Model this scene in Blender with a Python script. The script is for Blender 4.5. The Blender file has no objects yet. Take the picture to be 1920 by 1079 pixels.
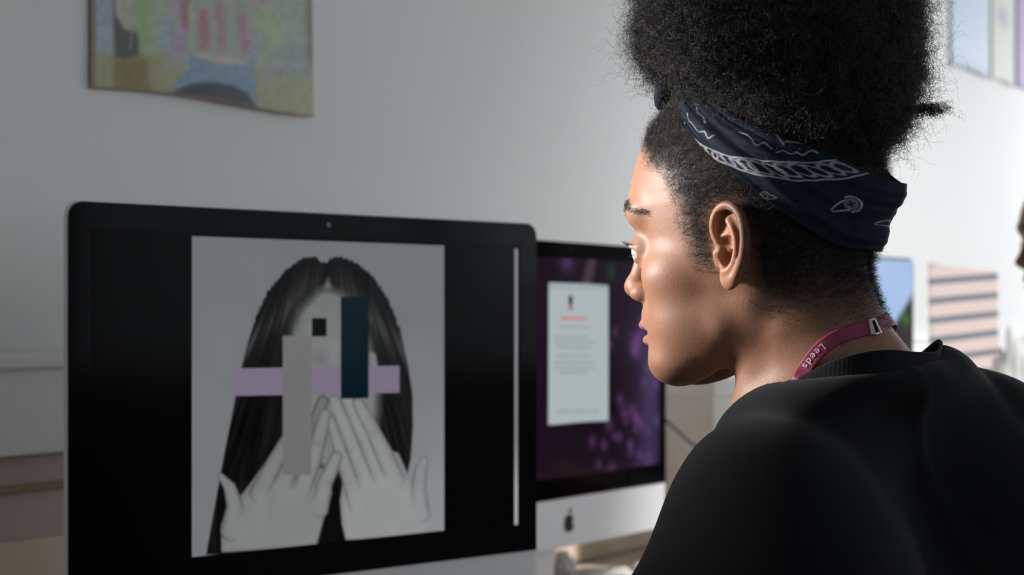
import bpy, bmesh, math
import numpy as np
from mathutils import Vector, Matrix

# ------------------------------------------------------------------ camera, world, light
FPX = 3576.0                       # focal length in pixels of the 1920 px frame
CAMZ = 1.2                         # camera height above the floor
HORIZ = 600.0                      # pixel row of the horizon
S = bpy.context.scene
COL = S.collection
cd = bpy.data.cameras.new('camera')
cam = bpy.data.objects.new('camera', cd)
COL.objects.link(cam)
cam.location = (0, 0, CAMZ)
cam.rotation_euler = (math.pi / 2, 0, 0)
cd.sensor_width = 36.0
cd.lens = 36.0 * FPX / 1920.0
cd.shift_y = (HORIZ - 539.5) / 1920.0
cd.dof.use_dof = True
cd.dof.focus_distance = 1.44
cd.dof.aperture_fstop = cd.lens / 8.5
cd.clip_start = 0.05
S.camera = cam
S.view_settings.view_transform = 'Standard'
S.view_settings.look = 'None'
S.view_settings.gamma = 1.0
S.view_settings.use_curve_mapping = False
S.view_settings.exposure = 0.0

WV = np.array([0.5, 0.8660254])     # direction along the wall behind the desks
NV = np.array([0.8660254, -0.5])    # out of that wall into the room
WALLC = -1.65


def rp(t, c, z=0.0):
    """room coordinates (along wall, out of wall, height) -> world"""
    return (t * WV[0] + c * NV[0], t * WV[1] + c * NV[1], z)


wd = bpy.data.worlds.new('world')
S.world = wd
wd.use_nodes = True
wd.node_tree.nodes['Background'].inputs[0].default_value = (0.80, 0.88, 1.0, 1)
wd.node_tree.nodes['Background'].inputs[1].default_value = 0.15


def area(name, loc, target, sx, sy, power, color, spread=180):
    l = bpy.data.lights.new(name, 'AREA')
    l.shape = 'RECTANGLE'
    l.size, l.size_y = sx, sy
    l.energy = power
    l.color = color
    l.spread = math.radians(spread)
    o = bpy.data.objects.new(name, l)
    COL.objects.link(o)
    o.location = loc
    o.rotation_euler = (Vector(target) - Vector(loc)).to_track_quat('-Z', 'Y').to_euler()
    return o


# daylight through the windows of the opposite side, further down the room
area('window_light', rp(7.9, -0.1, 1.75), rp(5.9, -1.65, 1.3), 1.8, 1.4, 40, (0.94, 0.97, 1.0), 140)
area('window_light', rp(4.2, 1.9, 1.9), rp(4.0, -0.9, 1.1), 1.0, 1.2, 2.0, (0.94, 0.97, 1.0), 90)
# added key light out of view, brightening the face from the left
area('face_key_light', (-0.85, 1.60, 1.50), (0.13, 1.49, 1.27), 0.22, 0.22, 1.1, (1.0, 0.96, 0.93), 30)
# added fill from above for the things on the far desks
area('far_desk_fill', (2.0, 3.3, 2.5), (1.05, 4.5, 0.9), 1.2, 0.3, 7, (0.97, 0.98, 1.0), 80)
area('box_fill_spot', (1.5, 2.9, 2.2), (0.36, 3.50, 0.84), 0.12, 0.12, 1.9, (1.0, 0.98, 0.95), 30)  # added narrow spot to brighten the boxes below the chin
# dim daylight from behind the camera
area('window_light', rp(-0.6, 1.9, 1.9), rp(0.4, -1.65, 1.3), 1.4, 1.2, 0.2, (0.97, 0.98, 1.0), 170)

# ------------------------------------------------------------------ helpers


def link(o, parent=None, **props):
    COL.objects.link(o)
    if parent is not None:
        o.parent = parent
    for k, v in props.items():
        o[k] = v
    return o


def thing(name, label, cat, loc=(0, 0, 0), group=None):
    o = bpy.data.objects.new(name, None)
    o.empty_display_size = 0.05
    link(o)
    o.location = loc
    o['label'] = label
    o['category'] = cat
    if group:
        o['group'] = group
    return o


def mesh(name, V, Fc, mat, parent=None, smooth=True, col=None, **props):
    """V world or parent-space vertices; Fc list/array of faces"""
    me = bpy.data.meshes.new(name)
    V = np.asarray(V, dtype=np.float32)
    if isinstance(Fc, np.ndarray):
        nf, k = Fc.shape
        me.vertices.add(len(V))
        me.vertices.foreach_set('co', V.ravel())
        me.loops.add(nf * k)
        me.loops.foreach_set('vertex_index', Fc.astype(np.int32).ravel())
        me.polygons.add(nf)
        me.polygons.foreach_set('loop_start', np.arange(0, nf * k, k, dtype=np.int32))
        me.update(calc_edges=True)
        me.validate()
    else:
        me.from_pydata([tuple(v) for v in V], [], Fc)
        me.update()
    if smooth:
        me.polygons.foreach_set('use_smooth', np.ones(len(me.polygons), dtype=bool))
    if col is not None:
        a = me.color_attributes.new('Col', 'FLOAT_COLOR', 'POINT')
        c = np.ones((len(V), 4), dtype=np.float32)
        c[:, :col.shape[1]] = col
        a.data.foreach_set('color', c.ravel())
    me.materials.append(mat)
    return link(bpy.data.objects.new(name, me), parent, **props)


def lin(r, g, b):
    o = []
    for c in (r, g, b):
        c = c / 255.0
        o.append(c / 12.92 if c <= 0.04045 else ((c + 0.055) / 1.055) ** 2.4)
    return tuple(o)


def linv(c):
    c = np.clip(np.asarray(c, dtype=np.float32), 0, 255) / 255.0
    return np.where(c <= 0.04045, c / 12.92, ((c + 0.055) / 1.055) ** 2.4)


def mat(name, col, rough=0.5, metal=0.0, spec=0.5, **kw):
    m = bpy.data.materials.new(name)
    m.use_nodes = True
    nt = m.node_tree
    b = nt.nodes['Principled BSDF']
    b.inputs['Base Color'].default_value = (*col, 1)
    b.inputs['Roughness'].default_value = rough
    b.inputs['Metallic'].default_value = metal
    b.inputs['Specular IOR Level'].default_value = spec
    for k, v in kw.items():
        b.inputs[k.replace('_', ' ')].default_value = v
    return m


def bump(m, scale, strength, dist=0.001, detail=3.0, kind='noise'):
    nt = m.node_tree
    b = nt.nodes['Principled BSDF']
    tc = nt.nodes.new('ShaderNodeTexCoord')
    n = nt.nodes.new('ShaderNodeTexNoise' if kind == 'noise' else 'ShaderNodeTexVoronoi')
    n.inputs['Scale'].default_value = scale
    if kind == 'noise':
        n.inputs['Detail'].default_value = detail
    bp = nt.nodes.new('ShaderNodeBump')
    bp.inputs['Strength'].default_value = strength
    bp.inputs['Distance'].default_value = dist
    nt.links.new(tc.outputs['Object'], n.inputs['Vector'])
    nt.links.new(n.outputs[0], bp.inputs['Height'])
    nt.links.new(bp.outputs['Normal'], b.inputs['Normal'])
    return m


def mottled(m, ca, cb, scale, detail=4.0):
    nt = m.node_tree
    b = nt.nodes['Principled BSDF']
    tc = nt.nodes.new('ShaderNodeTexCoord')
    n = nt.nodes.new('ShaderNodeTexNoise')
    n.inputs['Scale'].default_value = scale
    n.inputs['Detail'].default_value = detail
    r = nt.nodes.new('ShaderNodeMix')
    r.data_type = 'RGBA'
    r.inputs['A'].default_value = (*ca, 1)
    r.inputs['B'].default_value = (*cb, 1)
    nt.links.new(tc.outputs['Object'], n.inputs['Vector'])
    nt.links.new(n.outputs['Fac'], r.inputs['Factor'])
    nt.links.new(r.outputs['Result'], b.inputs['Base Color'])
    return m


def vcol(m, emit=None):
    """drive base colour (or emission) by the mesh's own colour attribute"""
    nt = m.node_tree
    b = nt.nodes['Principled BSDF']
    a = nt.nodes.new('ShaderNodeVertexColor')
    a.layer_name = 'Col'
    if emit is None:
        nt.links.new(a.outputs['Color'], b.inputs['Base Color'])
    else:
        nt.links.new(a.outputs['Color'], b.inputs['Emission Color'])
        b.inputs['Emission Strength'].default_value = emit
    return m


def grid_faces(nu, nv, closed_u=False, closed_v=False):
    iu = np.arange(nu if closed_u else nu - 1)
    iv = np.arange(nv if closed_v else nv - 1)
    a, b = np.meshgrid(iu, iv, indexing='ij')
    a, b = a.ravel(), b.ravel()
    a2, b2 = (a + 1) % nu, (b + 1) % nv
    return np.stack([a * nv + b, a2 * nv + b, a2 * nv + b2, a * nv + b2], 1)


def box(name, lo, hi, m, parent=None, bevel=0.0, frame=None, smooth=False, **props):
    bm = bmesh.new()
    bmesh.ops.create_cube(bm, size=1.0)
    lo, hi = Vector(lo), Vector(hi)
    for v in bm.verts:
        v.co = Vector((lo[i] + (v.co[i] + 0.5) * (hi[i] - lo[i]) for i in range(3)))
    if bevel:
        bmesh.ops.bevel(bm, geom=bm.edges[:], offset=bevel, segments=3, affect='EDGES', profile=0.6)
    me = bpy.data.meshes.new(name)
    if frame is not None:
        bm.transform(frame)
    bm.normal_update()
    bm.to_mesh(me)
    bm.free()
    me.materials.append(m)
    if smooth:
        me.polygons.foreach_set('use_smooth', np.ones(len(me.polygons), dtype=bool))
    return link(bpy.data.objects.new(name, me), parent, **props)


ROOM = Matrix(((WV[0], NV[0], 0, 0), (WV[1], NV[1], 0, 0), (0, 0, 1, 0), (0, 0, 0, 1)))
# ROOM is left-handed in (t, c, z); flip on use
def rbox(name, lo, hi, m, parent=None, bevel=0.0, **props):
    o = box(name, lo, hi, m, parent, bevel, ROOM, **props)
    me = o.data
    me.flip_normals()
    return o


def tube(name, pts, r, m, parent=None, seg=10, closed=False, **props):
    P = np.asarray(pts, dtype=float)
    n = len(P)
    r = np.broadcast_to(np.asarray(r, dtype=float), (n,))
    T = np.gradient(P, axis=0) if not closed else np.roll(P, -1, 0) - np.roll(P, 1, 0)
    T /= np.linalg.norm(T, axis=1)[:, None]
    up = np.array([0, 0, 1.0]) if abs(T[0, 2]) < 0.8 else np.array([1.0, 0, 0])
    V = []
    A = np.cross(T[0], up)
    for i in range(n):
        A = A - T[i] * A.dot(T[i])
        A /= np.linalg.norm(A)
        B = np.cross(T[i], A)
        for k in range(seg):
            a = 2 * math.pi * k / seg
            V.append(P[i] + r[i] * (math.cos(a) * A + math.sin(a) * B))
    Fc = grid_faces(n, seg, closed, True).tolist()
    if not closed:
        Fc.append(list(range(seg)))
        Fc.append(list(range((n - 1) * seg, n * seg))[::-1])
    return mesh(name, V, Fc, m, parent, **props)


def smoothpath(P, n, closed=False):
    """Catmull-Rom resample"""
    P = np.asarray(P, dtype=float)
    m = len(P)
    if closed:
        Q = np.vstack([P[-1], P, P[0], P[1]])
        segs = m
    else:
        Q = np.vstack([2 * P[0] - P[1], P, 2 * P[-1] - P[-2]])
        segs = m - 1
    t = np.linspace(0, segs, n, endpoint=not closed)
    i = np.minimum(t.astype(int), segs - 1)
    f = (t - i)[:, None]
    p0, p1, p2, p3 = Q[i], Q[i + 1], Q[i + 2], Q[i + 3]
    return 0.5 * (2 * p1 + (p2 - p0) * f + (2 * p0 - 5 * p1 + 4 * p2 - p3) * f ** 2 + (3 * p1 - p0 - 3 * p2 + p3) * f ** 3)


def px(u, v, Y):
    """world point at depth Y seen at pixel (u, v)"""
    return np.array([(u - 960) * Y / FPX, Y, CAMZ + (HORIZ - v) * Y / FPX])


# value noise in numpy, smooth, for organic shapes
def vnoise(P, seed=0):
    P = np.asarray(P, dtype=np.float32)
    i = np.floor(P).astype(np.int64)
    f = P - i
    f = f * f * (3 - 2 * f)
    r = 0
    for dx in (0, 1):
        for dy in (0, 1):
            for dz in (0, 1):
                h = ((i[..., 0] + dx) * 73856093) ^ ((i[..., 1] + dy) * 19349663) ^ ((i[..., 2] + dz) * 83492791) ^ (seed * 2654435)
                h = (h ^ (h >> 13)) * 1274126177
                h = ((h ^ (h >> 16)) & 0xffff) / 65535.0
                w = (f[..., 0] if dx else 1 - f[..., 0]) * (f[..., 1] if dy else 1 - f[..., 1]) * (f[..., 2] if dz else 1 - f[..., 2])
                r = r + h * w
    return r * 2 - 1


# ---- signed distance toolkit
def smin(a, b, k):
    h = np.clip(0.5 + 0.5 * (b - a) / k, 0, 1)
    return b + (a - b) * h - k * h * (1 - h)


def smax(a, b, k):
    return -smin(-a, -b, k)


def capsule(P, a, b, ra, rb):
    a, b = np.asarray(a, np.float32), np.asarray(b, np.float32)
    d = b - a
    h = np.clip(((P - a) @ d) / float(d @ d), 0, 1)
    return np.linalg.norm(P - a - h[..., None] * d, axis=-1) - (ra + (rb - ra) * h)


def ellip(P, c, r):
    r = np.asarray(r, np.float32)
    q = (P - np.asarray(c, np.float32)) / r
    k0 = np.linalg.norm(q, axis=-1)
    k1 = np.linalg.norm(q / r, axis=-1)
    return k0 * (k0 - 1.0) / np.maximum(k1, 1e-6)


def polysd(X, Y, poly):
    """signed distance to a 2D polygon, negative inside"""
    poly = np.asarray(poly, dtype=np.float32)
    d = np.full(X.shape, 1e9, dtype=np.float32)
    ins = np.zeros(X.shape, dtype=bool)
    n = len(poly)
    for i in range(n):
        ax, ay = poly[i]
        bx, by = poly[(i + 1) % n]
        ex, ey = bx - ax, by - ay
        wx, wy = X - ax, Y - ay
        h = np.clip((wx * ex + wy * ey) / (ex * ex + ey * ey + 1e-12), 0, 1)
        d = np.minimum(d, (wx - ex * h) ** 2 + (wy - ey * h) ** 2)
        c = ((ay <= Y) & (by > Y)) | ((by <= Y) & (ay > Y))
        if ey != 0:
            ins ^= c & (X < ax + (Y - ay) / ey * ex)
    d = np.sqrt(d)
    return np.where(ins, -d, d)


def surface_nets(F, org, h):
    nx, ny, nz = F.shape
    I = F < 0
    c = I[:-1, :-1, :-1].astype(np.int8)
    for dx in (0, 1):
        for dy in (0, 1):
            for dz in (0, 1):
                if dx + dy + dz:
                    c = c + I[dx:nx - 1 + dx, dy:ny - 1 + dy, dz:nz - 1 + dz]
    act = (c > 0) & (c < 8)
    idx = -np.ones(act.shape, dtype=np.int64)
    ci = np.argwhere(act)
    idx[act] = np.arange(len(ci))
    acc = np.zeros((len(ci), 3))
    cnt = np.zeros(len(ci))
    x, y, z = ci.T
    corners = [(a, b, d) for a in (0, 1) for b in (0, 1) for d in (0, 1)]
    for p in corners:
        for ax in range(3):
            if p[ax] == 0:
                q = list(p)
                q[ax] = 1
                fa = F[x + p[0], y + p[1], z + p[2]]
                fb = F[x + q[0], y + q[1], z + q[2]]
                s = (fa < 0) != (fb < 0)
                t = np.where(s, fa / np.where(s, fa - fb, 1), 0)
                pos = np.tile(np.array(p, dtype=float), (len(ci), 1))
                pos[:, ax] += t
                acc += pos * s[:, None]
                cnt += s
    V = (ci + acc / cnt[:, None]) * h + np.asarray(org)
    quads = []
    for ax in range(3):
        sl0 = [slice(1, -1)] * 3
        sl0[ax] = slice(0, -1)
        sl1 = list(sl0)
        sl1[ax] = slice(1, None)
        A, B = I[tuple(sl0)], I[tuple(sl1)]
        e = np.argwhere(A != B)
        inside_first = A[A != B]
        o = np.ones(3, dtype=int)
        o[ax] = 0
        e = e + o
        u, v = (ax + 1) % 3, (ax + 2) % 3
        def cell(du, dv):
            k = e.copy()
            k[:, u] -= du
            k[:, v] -= dv
            return idx[k[:, 0], k[:, 1], k[:, 2]]
        q = np.stack([cell(1, 1), cell(0, 1), cell(0, 0), cell(1, 0)], 1)
        q[~inside_first] = q[~inside_first][:, ::-1]
        quads.append(q)
    Q = np.vstack(quads)
    return V, Q[(Q >= 0).all(1)]


def sdf_grid(fn, lo, hi, h):
    lo = np.asarray(lo, float)
    n = np.ceil((np.asarray(hi, float) - lo) / h).astype(int) + 1
    F = np.empty(n, dtype=np.float32)
    ys = (lo[1] + h * np.arange(n[1])).astype(np.float32)
    zs = (lo[2] + h * np.arange(n[2])).astype(np.float32)
    step = max(1, int(700000 / (n[1] * n[2])))
    for i in range(0, n[0], step):
        xs = (lo[0] + h * np.arange(i, min(i + step, n[0]))).astype(np.float32)
        P = np.stack(np.meshgrid(xs, ys, zs, indexing='ij'), -1)
        F[i:i + len(xs)] = fn(P.reshape(-1, 3)).reshape(P.shape[:3])
    return surface_nets(F, lo, h)


# ------------------------------------------------------------------ room
m_wall = bump(mottled(mat('wall_paint', (0.78, 0.78, 0.77), 0.65), (0.74, 0.74, 0.73), (0.80, 0.80, 0.79), 1.5), 60, 0.15)
m_ceil = bump(mat('ceiling_paint', (0.8, 0.8, 0.8), 0.8), 40, 0.1)
m_floor = mottled(mat('floor_vinyl', (0.2, 0.19, 0.18), 0.4), (0.17, 0.16, 0.15), (0.24, 0.23, 0.21), 6)
m_trunk = bump(mat('white_plastic', (0.75, 0.75, 0.74), 0.35), 30, 0.03)
m_mauve = mottled(mat('brown_panel_paint', (0.47, 0.37, 0.34), 0.5), (0.45, 0.355, 0.325), (0.50, 0.40, 0.36), 9)
m_tan = mottled(mat('tan_board', (0.45, 0.36, 0.27), 0.5), (0.64, 0.53, 0.42), (0.72, 0.60, 0.48), 14)
m_line = mat('brown_edge_strip', (0.25, 0.17, 0.09), 0.5)
T0, T1, C1, CEIL = -3.0, 9.5, 2.3, 2.7


def slab(name, lo, hi, m, **kw):
    return rbox(name, lo, hi, m, kind='structure', **kw)


slab('wall_back', (T0, WALLC - 0.1, 0), (T1, WALLC, CEIL), m_wall)
slab('wall_front', (T0, C1, 0), (T1, C1 + 0.1, CEIL), m_wall)
slab('wall_left', (T0 - 0.1, WALLC - 0.1, 0), (T0, C1 + 0.1, CEIL), m_wall)
slab('wall_right', (T1, WALLC - 0.1, 0), (T1 + 0.1, C1 + 0.1, CEIL), m_wall)
slab('floor', (T0 - 0.1, WALLC - 0.1, -0.1), (T1 + 0.1, C1 + 0.1, 0), m_floor)
slab('ceiling', (T0 - 0.1, WALLC - 0.1, CEIL), (T1 + 0.1, C1 + 0.1, CEIL + 0.1), m_ceil)
# window frames on the room side behind the camera, panes lit by daylight
m_frame = mat('window_frame_paint', (0.75, 0.75, 0.75), 0.4)
m_pane = mat('window_pane', (0.8, 0.9, 1.0), 0.05)
m_pane.node_tree.nodes['Principled BSDF'].inputs['Emission Color'].default_value = (0.85, 0.93, 1, 1)
m_pane.node_tree.nodes['Principled BSDF'].inputs['Emission Strength'].default_value = 1.2
for i, t in enumerate((-0.6, 3.6, 6.0)):
    w = slab('window_%d' % (i + 1), (t - 1.2, C1 - 0.05, 1.0), (t + 1.2, C1 - 0.001, 2.45), m_frame)
    for s in (-1, 1):
        rbox('pane', (t + (s - 1) * 0.58 + 0.03, C1 - 0.06, 1.06), (t + (s + 1) * 0.58 - 0.03, C1 - 0.045, 2.39), m_pane, w)
# dado trunking with its cover groove and the brown panelling under it
slab('trim_1', (T0, WALLC, CAMZ - 0.160), (T1, WALLC + 0.035, CAMZ - 0.052), m_trunk, bevel=0.004)
slab('trim_2', (T0, WALLC, CAMZ - 0.058), (T1, WALLC + 0.045, CAMZ - 0.038), m_trunk, bevel=0.004)
slab('trim_3', (T0, WALLC, CAMZ - 0.262), (T1, WALLC + 0.010, CAMZ - 0.163), m_mauve)
slab('trim_4', (T0, WALLC, CAMZ - 0.205), (T1, WALLC + 0.018, CAMZ - 0.196), m_line, bevel=0.002)
slab('trim_5', (T0, WALLC, 0.76), (T1, WALLC + 0.016, CAMZ - 0.262), m_tan)

# ------------------------------------------------------------------ the long desk
DESKZ = 0.755
m_desk = mottled(mat('pale_wood_laminate', (0.55, 0.43, 0.32), 0.35), (0.50, 0.39, 0.28), (0.60, 0.47, 0.35), 5)
m_leg = mat('grey_steel', (0.35, 0.35, 0.36), 0.4, 0.8)
desk = thing('desk', 'long pale wood desk running along the white wall under the computers', 'desk', rp(2.2, -1.2, 0))
desk_children = []


def shift(o, root):
    """re-express a world-built mesh relative to its root"""
    o.data.transform(root.matrix_world.inverted() if False else Matrix.Translation(-root.location))
    return o


shift(rbox('desk_top', (0.4, WALLC + 0.02, DESKZ - 0.03), (6.9, -0.86, DESKZ), m_desk, desk, bevel=0.003), desk)
for t in (0.5, 2.6, 4.7, 6.8):
    for c in (WALLC + 0.1, -0.93):
        shift(rbox('leg', (t - 0.025, c - 0.025, 0), (t + 0.025, c + 0.025, DESKZ - 0.03), m_leg, desk), desk)

# ------------------------------------------------------------------ desktop computers
m_alu = mat('brushed_aluminium', (0.86, 0.87, 0.89), 0.45, 0.15)
m_glass = mat('black_glass_bezel', (0.0025, 0.0025, 0.003), 0.09, 0.0, 0.06)
m_logo = mat('black_logo', (0.004, 0.004, 0.004), 0.25)
W_, H_, CH = 0.650, 0.395, 0.076


def rounded_rect(x0, x1, z0, z1, r, rb=None, n=8):
    rb = r if rb is None else rb
    pts = []
    for cx, cz, a0, rr in ((x1 - rb, z0 + rb, -90, rb), (x1 - r, z1 - r, 0, r), (x0 + r, z1 - r, 90, r), (x0 + rb, z0 + rb, 180, rb)):
        if rr < 1e-5:
            pts.append((cx, cz))
            continue
        for i in range(n + 1):
            a = math.radians(a0 + 90 * i / n)
            pts.append((cx + rr * math.cos(a), cz + rr * math.sin(a)))
    return pts


def prism(name, pts, y0, y1, m, parent, bevel=0.0):
    """outline in x,z extruded from y0 (front) to y1"""
    n = len(pts)
    V = [(x, y0, z) for x, z in pts] + [(x, y1, z) for x, z in pts]
    Fc = [list(range(n))[::1], list(range(n, 2 * n))[::-1]]
    Fc += [[i, n + i, n + (i + 1) % n, (i + 1) % n] for i in range(n)]
    o = mesh(name, V, Fc, m, parent, smooth=False)
    return o


def computer_body(root):
    """local frame: x along the front from the left edge, y = depth behind the glass, z from the top of the glass downward negative"""
    # aluminium shell: thin rim, bulging back
    outl = rounded_rect(0, W_, -H_ - CH, 0, 0.017, 0.017)
    n = len(outl)
    P = np.array(outl)
    c = np.array([W_ / 2, -(H_ + CH) / 2])
    V, rings = [], [(0.0, 1.0), (0.0055, 1.0), (0.0065, 0.997), (0.012, 0.93), (0.025, 0.75), (0.036, 0.5), (0.041, 0.2)]
    for y, s in rings:
        Q = c + (P - c) * s
        V += [(x, y, z) for x, z in Q]
    Fc = [list(range(n))]
    for k in range(len(rings) - 1):
        Fc += [[k * n + i, (k + 1) * n + i, (k + 1) * n + (i + 1) % n, k * n + (i + 1) % n] for i in range(n)]
    Fc.append(list(range((len(rings) - 1) * n, len(rings) * n))[::-1])
    shell = mesh('casing', V, Fc, m_alu, root, smooth=False)
    g = prism('bezel', rounded_rect(0.0012, W_ - 0.0012, -H_, -0.0012, 0.016, 0.0), -0.0022, 0.0, m_glass, root)
    cx = W_ / 2
    lens = prism('webcam', [(cx + 0.003 * math.cos(a), -0.0135 + 0.003 * math.sin(a)) for a in np.linspace(0, 6.283, 16, endpoint=False)], -0.0027, -0.0018, mat('webcam_lens', (0.02, 0.02, 0.03), 0.1), root)
    # emblem: apple outline with bite and leaf
    zc = -H_ - CH / 2
    R = 0.0155
    a = np.linspace(0, 2 * math.pi, 64, endpoint=False)
    out = []
    for t in a:
        x = math.cos(t) * (0.92 - 0.06 * math.sin(t))
        z = math.sin(t) * 0.95
        z -= 0.16 * math.exp(-(x / 0.28) ** 2) * (1 if math.sin(t) > 0 else -0.6)
        bx, bz = 1.12, 0.08
        d = math.hypot(x - bx, z - bz)
        if d < 0.48:
            x, z = bx + (x - bx) / d * 0.48, bz + (z - bz) / d * 0.48
        out.append((cx + R * x, zc - 0.002 + R * z))
    prism('logo', out, -0.0012, 0.0002, m_logo, root)
    leaf = []
    for i in range(10):
        q = i / 9
        leaf.append((cx + R * (0.02 + 0.42 * q + 0.10 * math.sin(q * math.pi)), zc - 0.002 + R * (0.98 + 0.48 * q - 0.16 * math.sin(q * math.pi))))
    for i in range(8, 0, -1):
        q = i / 9
        leaf.append((cx + R * (0.02 + 0.42 * q - 0.12 * math.sin(q * math.pi)), zc - 0.002 + R * (0.98 + 0.48 * q + 0.16 * math.sin(q * math.pi))))
    prism('logo_leaf', leaf, -0.0012, 0.0002, m_logo, root)
    # L stand
    zb = -(root.location.z - DESKZ)
    sw = 0.085
    prof = [(0.036, -0.30), (0.060, -0.33), (0.085, zb + 0.03), (0.088, zb + 0.008), (0.080, zb), (-0.08, zb), (-0.08, zb + 0.004), (0.070, zb + 0.005), (0.078, zb + 0.03), (0.052, -0.33), (0.030, -0.31)]
    V = [(cx - sw, y, z) for y, z in prof] + [(cx + sw, y, z) for y, z in prof]
    k = len(prof)
    Fc = [list(range(k)), list(range(k, 2 * k))[::-1]] + [[i, (i + 1) % k, k + (i + 1) % k, k + i] for i in range(k)]
    mesh('stand', V, Fc, m_alu, root, smooth=False)


def computer(label, L, R, ztop):
    """L, R: ground positions of the left and right front corners"""
    L, R = np.array(L), np.array(R)
    d = (R - L) / np.linalg.norm(R - L)
    root = thing('desktop_computer', label, 'computer', (L[0], L[1], CAMZ + ztop), 'desktop computers on the desk')
    root.rotation_euler = (0, 0, math.atan2(d[1], d[0]))
    computer_body(root)
    return root, L, d


SCREEN = (0.0265, 0.6235, -0.0265, -0.3625)   # x0, x1, ztop, zbottom relative to glass top


def screen_mesh(root, L, d, ztop, x0, x1, z1, z0, nx, nz, painter, name='screen', y=-0.0026, emit=1.0):
    xs = np.linspace(x0, x1, nx)
    zs = np.linspace(z0, z1, nz)
    X, Z = np.meshgrid(xs, zs, indexing='ij')
    wx, wy = L[0] + d[0] * X, L[1] + d[1] * X
    U = 960 + wx / wy * FPX             # where that spot of the picture falls in the photograph: used to draft the artwork
    V = HORIZ - (ztop + Z) / wy * FPX
    C = painter(U.ravel(), V.ravel(), X.ravel(), Z.ravel())
    Vt = np.stack([X.ravel(), np.full(X.size, y), Z.ravel()], 1)
    m = mat('lit_' + name, (0, 0, 0), 0.12, 0, 0.05)
    vcol(m, emit)
    return mesh(name, Vt, grid_faces(nx, nz), m, root, smooth=False, col=linv(C))


def aa(sd, w=1.0):
    return np.clip(0.5 - sd / w, 0, 1)


def cap2(U, V, pts, rs):
    """tapered polyline; returns signed distance and the relative offset across"""
    best = np.full(U.shape, 1e9)
    rel = np.zeros(U.shape)
    for (a, b), (ra, rb) in zip(zip(pts[:-1], pts[1:]), zip(rs[:-1], rs[1:])):
        ex, ey = b[0] - a[0], b[1] - a[1]
        wx, wy = U - a[0], V - a[1]
        h = np.clip((wx * ex + wy * ey) / (ex * ex + ey * ey), 0, 1)
        r = ra + (rb - ra) * h
        d = np.hypot(wx - ex * h, wy - ey * h)
        k = d - r < best
        best = np.where(k, d - r, best)
        rel = np.where(k, d / r, rel)
    return best, rel


def n2(U, V, su, sv, seed):
    return vnoise(np.stack([U / su, V / sv, np.full(U.shape, seed * 7.3)], -1), seed)


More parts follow.
